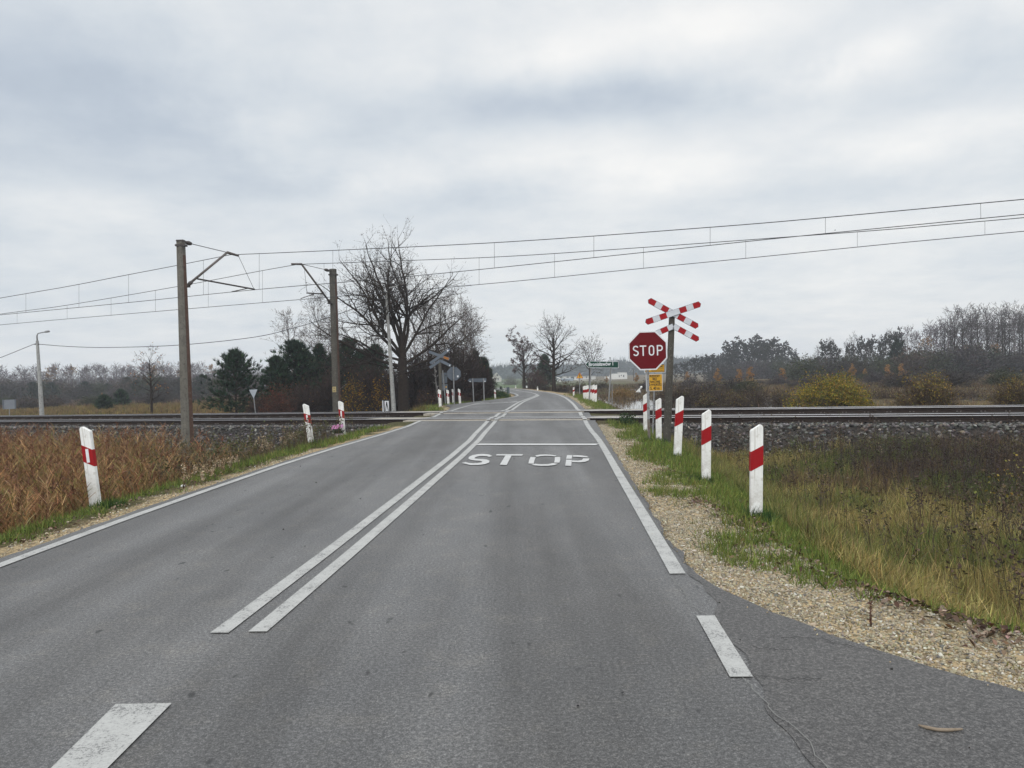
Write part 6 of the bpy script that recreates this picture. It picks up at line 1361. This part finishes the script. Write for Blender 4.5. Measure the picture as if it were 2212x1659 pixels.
# grass tufts at post feet
tp = np.array([G(u, v, -.05) for u, v in ((232, 1096), (222, 1098), (250, 1090), (680, 960), (684, 959), (1630, 1116), (1642, 1117), (1520, 1037), (1457, 988), (1423, 953), (1392, 955))]); tp = np.repeat(tp, 6, 0)+rng.normal(0, .07, (len(tp)*6, 3))*[1, 1, 0]
stuff('foot_grass', 'dark green grass tufts at the feet of the posts', 'grass', tufts(tp, 26, .06, .17, .7, .0045, [(.030, .065, .018), (.045, .08, .02)], [1, 1], .4, 2, .05))
# gravel on the verges
def gravel():
    parts = []
    for x0, x1, y0, y1, dn, s0, s1 in ((1.3, 3.8, 2.6, 8.5, 3800, .004, .0125), (1.4, 3.2, 8.5, 21.3, 1300, .006, .014), (-5.7, -4.3, 3, 22, 420, .006, .016), (-4.9, -2.5, 28.5, 36, 160, .010, .02), (2.7, 4.3, 28.5, 46, 160, .012, .022)):
        x, y, z, d, n, ins, base, zr, zt, right = scatter(x0, x1, y0, y1, dn); pn = fbm(x, y, 1.6, 21); lim = np.where(right, np.where(y < 7, 1.2+.9*(pn-.5), .92+.75*(pn-.5)), .46+.6*(pn-.5))
        k_ = (~ins) & (d > .0) & (d < lim) & (rng.random(len(x)) < np.clip((lim-d)/.35+.12, 0, 1)) & ((n < 21.5) | (n > 28.4))
        P = np.stack([x, y, z+.003], 1)[k_]; N = len(P); s_ = rng.uniform(s0, s1, N); s_ *= np.where(rng.random(N) < .04, 1.7, 1)
        parts.append(rocks(P, s_, vary(pick([(.35, .30, .21), (.27, .235, .165), (.41, .37, .29), (.20, .175, .135), (.50, .48, .42), (.13, .125, .115)], [4, 4, 2.2, 2, .7, .8], N), N, .13, .03), .5))
    x, y, z, d, n, ins, base, zr, zt, right = scatter(.6, 3.6, 2.6, 20, 60); k_ = ins & (d > -.30) & (rng.random(len(x)) < np.exp(d/.09)); P = np.stack([x, y, np.full(len(x), .008)], 1)[k_]; N = len(P)
    parts.append(rocks(P, rng.uniform(.003, .009, N), vary((.34, .28, .18), N, .2, .04), .5))
    stuff('gravel', 'beige crushed limestone gravel along the asphalt edge', 'gravel', join(parts), 'stone')
gravel()
# fallen leaves
def fallen():
    pts = []
    for u0, v0, u1, v1, n_, s_ in ((1680, 1140, 1730, 1175, 70, .13), (1740, 1195, 1900, 1285, 210, .15), (1900, 1280, 2212, 1400, 300, .15), (1500, 1085, 1560, 1110, 80, .10), (1590, 1125, 1660, 1150, 110, .11), (1560, 1040, 1640, 1075, 60, .12), (1420, 1015, 1470, 1030, 60, .10), (1355, 960, 1400, 990, 60, .16), (10, 1190, 120, 1150, 60, .18), (120, 1150, 330, 1075, 90, .16), (330, 1075, 560, 1010, 70, .16), (1600, 1160, 1760, 1240, 60, .3)):
        f = rng.random(n_); 
        for ff in f: q = G(u0+(u1-u0)*ff, v0+(v1-v0)*ff, -.06); pts.append((q.x+rng.normal(0, s_), q.y+rng.normal(0, s_)))
    P = np.array(pts); z, d, n, ins, *_ = ground_z(P[:, 0], P[:, 1], True); P = P[~ins]; z = z[~ins]; N = len(P)
    c = np.stack([P[:, 0], P[:, 1], z+.022+.02*rng.random(N)], 1); a = rng.uniform(0, 2*PI, N); s_ = rng.uniform(.010, .025, N)[:, None]
    tl_ = rng.normal(0, .45, (N, 2)); A = np.stack([np.cos(a), np.sin(a), tl_[:, 0]], 1); Bv = np.stack([-np.sin(a), np.cos(a), tl_[:, 1]], 1); Nn = np.cross(A, Bv)
    V = np.stack([c-A*s_, c-A*s_*.3+Bv*s_*.7+Nn*s_*.35, c+A*s_*.35+Bv*s_*.6+Nn*s_*.4, c+A*s_*1.1+Nn*s_*.15, c+A*s_*.35-Bv*s_*.6+Nn*s_*.4, c-A*s_*.3-Bv*s_*.7+Nn*s_*.35, c], 1).reshape(-1, 3)
    T = (np.arange(N)[:, None, None]*7+np.array([(6, 0, 5), (6, 1, 0), (6, 2, 1), (6, 3, 2), (6, 4, 3), (6, 5, 4)])[None]).reshape(-1, 3)
    C = np.repeat(vary(pick([(.11, .070, .048), (.075, .050, .036), (.18, .125, .09), (.25, .19, .15), (.14, .085, .045)], [3, 2, 2.5, 1.5, 1], N), N, .25, .06), 7, 0)
    stuff('fallen_leaves', 'brown fallen leaves drifted along the grass edge', 'leaves', (V, T, C), 'leaf')
    N = 40; x = rng.uniform(-4.5, 2.0, N); y = rng.uniform(2.2, 16, N); k_ = inside(x, y, ROADP); x, y = x[k_], y[k_]; N = len(x)
    stuff('road_debris', 'tiny dark leaf crumbs and grit on the asphalt', 'debris', rocks(np.stack([x, y, np.full(N, .006)], 1), rng.uniform(.004, .013, N), vary((.03, .027, .024), N), .3), 'leaf')
fallen()
# dry stalk standing on the gravel at lower right
sb = G(1882, 1358, -.05); P = np.repeat([[0, 0, 0.]], 1, 0)
V, T, C = join([ribbons(np.zeros((3, 3)), np.array([[-.02, .01, 1], [.05, 0, 1], [-.08, .02, .8]]), np.array([.20, .13, .10]), .01, .004, 3, np.array((.07, .035, .025))), leafs(np.stack([rng.normal(0, .008, 40), rng.normal(0, .008, 40), rng.uniform(.03, .20, 40)], 1), .008, vary((.09, .04, .03), 40))])
tag(np_mesh('dead_stalk', V, T, M_['veg'], C, loc=sb), 'single dead reddish stalk standing in the gravel at the lower right', 'dead plant')
for lab, u, v, h in (('thin leafy sapling stem with yellow leaves at the right edge by the ditch water', 2175, 1160, .95), ('second slender stem with a few yellow leaves at the far right ditch', 2205, 1080, .8)):
    p = G(u, v, -.95); nl_ = 34; f = rng.uniform(.4, 1.0, nl_)
    V, T, C = join([ribbons(np.zeros((4, 3)), np.array([[-.12, 0, 1], [-.3, .1, .9], [.2, 0, 1], [0, .1, 1]]), np.array([h, h*.7, h*.6, h*.9]), .02, .005, 3, np.array((.06, .045, .035))), leafs(np.stack([rng.normal(-.08, .10, nl_), rng.normal(.03, .07, nl_), f*h], 1), .026, vary(pick([(.24, .20, .04), (.16, .15, .05), (.20, .12, .03)], [2, 2, 1], nl_), nl_))]); tag(np_mesh('sapling', V, T, M_['veg'], C, loc=p), lab, 'sapling')
# far fields
def field(x0, x1, y0, y1, dn, h, cols, wts, name, label, thr=.3, sc=.12, seed=101, nb=9, w=.012, cond=None):
    x, y, z, d, n, ins, base, zr, zt, right = scatter(x0, x1, y0, y1, dn); pn = fbm(x, y, sc, seed); k_ = (~ins) & (d > 1.2) & (n > 29.3) & (pn > thr)
    if cond is not None: k_ &= cond(x, y, z, d, n)
    P = np.stack([x, y, z], 1)[k_]; pn = pn[k_]; 
    return tufts(P, nb, h*.4, h, .55, w, cols, wts, .35, 2, h*.28, .3)
LM = [(.22, .165, .055), (.17, .11, .055), (.12, .095, .035), (.075, .085, .026), (.12, .075, .05)]
stuff('left_meadow', 'ochre and brown weeds of the meadow behind the rails on the left', 'meadow', join([field(-40, -4, 30, 46, 9, .50, LM, [3, 2, 2, 1.5, 1], '', '', .22), field(-62, -3, 46, 75, 4.5, .5, LM, [3, 3, 2, 1, 2], '', '', .25, w=.018), field(-105, -8, 75, 126, .9, .7, [(.11, .075, .055), (.09, .06, .045), (.13, .10, .06)], [2, 2, 1], '', '', .3, w=.04)]))
x, y, z, d, n, ins, base, zr, zt, right = scatter(-38, -16, 34, 48, 5); k_ = (n > 29.5) & (x < -24-.0*y) & (fbm(x, y, .2, 103) > .38); stuff('green_meadow_weeds', 'green weeds of the meadow at the far left edge', 'meadow', tufts(np.stack([x, y, z], 1)[k_], 14, .25, .75, .5, .014, [(.06, .085, .025), (.09, .10, .03), (.16, .14, .03)], [3, 2, 1], .3, 2, .2))
pond = lambda x, y, z, d, n: (z > -.75)
RM = [(.105, .072, .046), (.14, .098, .055), (.08, .058, .042), (.18, .135, .078), (.07, .060, .036)]
stuff('right_field', 'brown sedge and reeds of the flooded field right of the road', 'meadow', join([field(3.5, 40, 29, 50, 8.0, .30, RM, [3, 2, 2, 2, 1], '', '', .36, .16, 105, cond=pond), field(3.4, 60, 50, 80, 3.6, .42, RM, [3, 2, 2, 1, 1], '', '', .28, w=.018, cond=lambda x, y, z, d, n: z > -.95), field(2, 100, 80, 125, .9, .6, RM, [3, 2, 3, 1, 1], '', '', .3, w=.035)]))
x, y, z, d, n, ins, base, zr, zt, right = scatter(6, 22, 28, 34, 9); k_ = (n > 29.2) & (fbm(x, y, .3, 107) > .45); stuff('pale_sedge', 'pale straw sedge along the far edge of the rails', 'meadow', tufts(np.stack([x, y, z], 1)[k_], 12, .2, .5, .5, .009, [(.27, .21, .11), (.20, .15, .08)], [1, 1], .4, 2, .14))
x, y, z, d, n, ins, base, zr, zt, right = scatter(4, 20, 34, 52, 1.6); k_ = z < -.74; stuff('pond_stems', 'sparse dead stems standing out of the flood water', 'weeds', weeds(np.stack([x, y, z], 1)[k_], .42, (.10, .07, .045), [(.08, .06, .04)], .007, 2, .03, 3))
x, y, z, d, n, ins, base, zr, zt, right = scatter(-9, -1, 29, 37.5, 22); k_ = (~ins) & (d > 1.0) & (n > 29) & (~right) & (fbm(x, y, .5, 109) > .35); stuff('left_corner_weeds', 'olive and yellow weeds at the left corner beyond the rails', 'weeds', tufts(np.stack([x, y, z], 1)[k_], 13, .15, .5, .5, .010, [(.09, .095, .028), (.15, .12, .035), (.07, .085, .025), (.16, .11, .05)], [3, 2, 2, 1], .35, 2, .13))
x, y, z, d, n, ins, base, zr, zt, right = scatter(-12, 22, 62, 125, .9); k_ = (~ins) & (d > 1.5); stuff('far_field_grass', 'short pale green grass of the field before the far houses', 'grass', tufts(np.stack([x, y, z], 1)[k_], 8, .08, .25, .6, .03, [(.085, .115, .05), (.10, .12, .055)], [1, 1], .2, 1, .3))
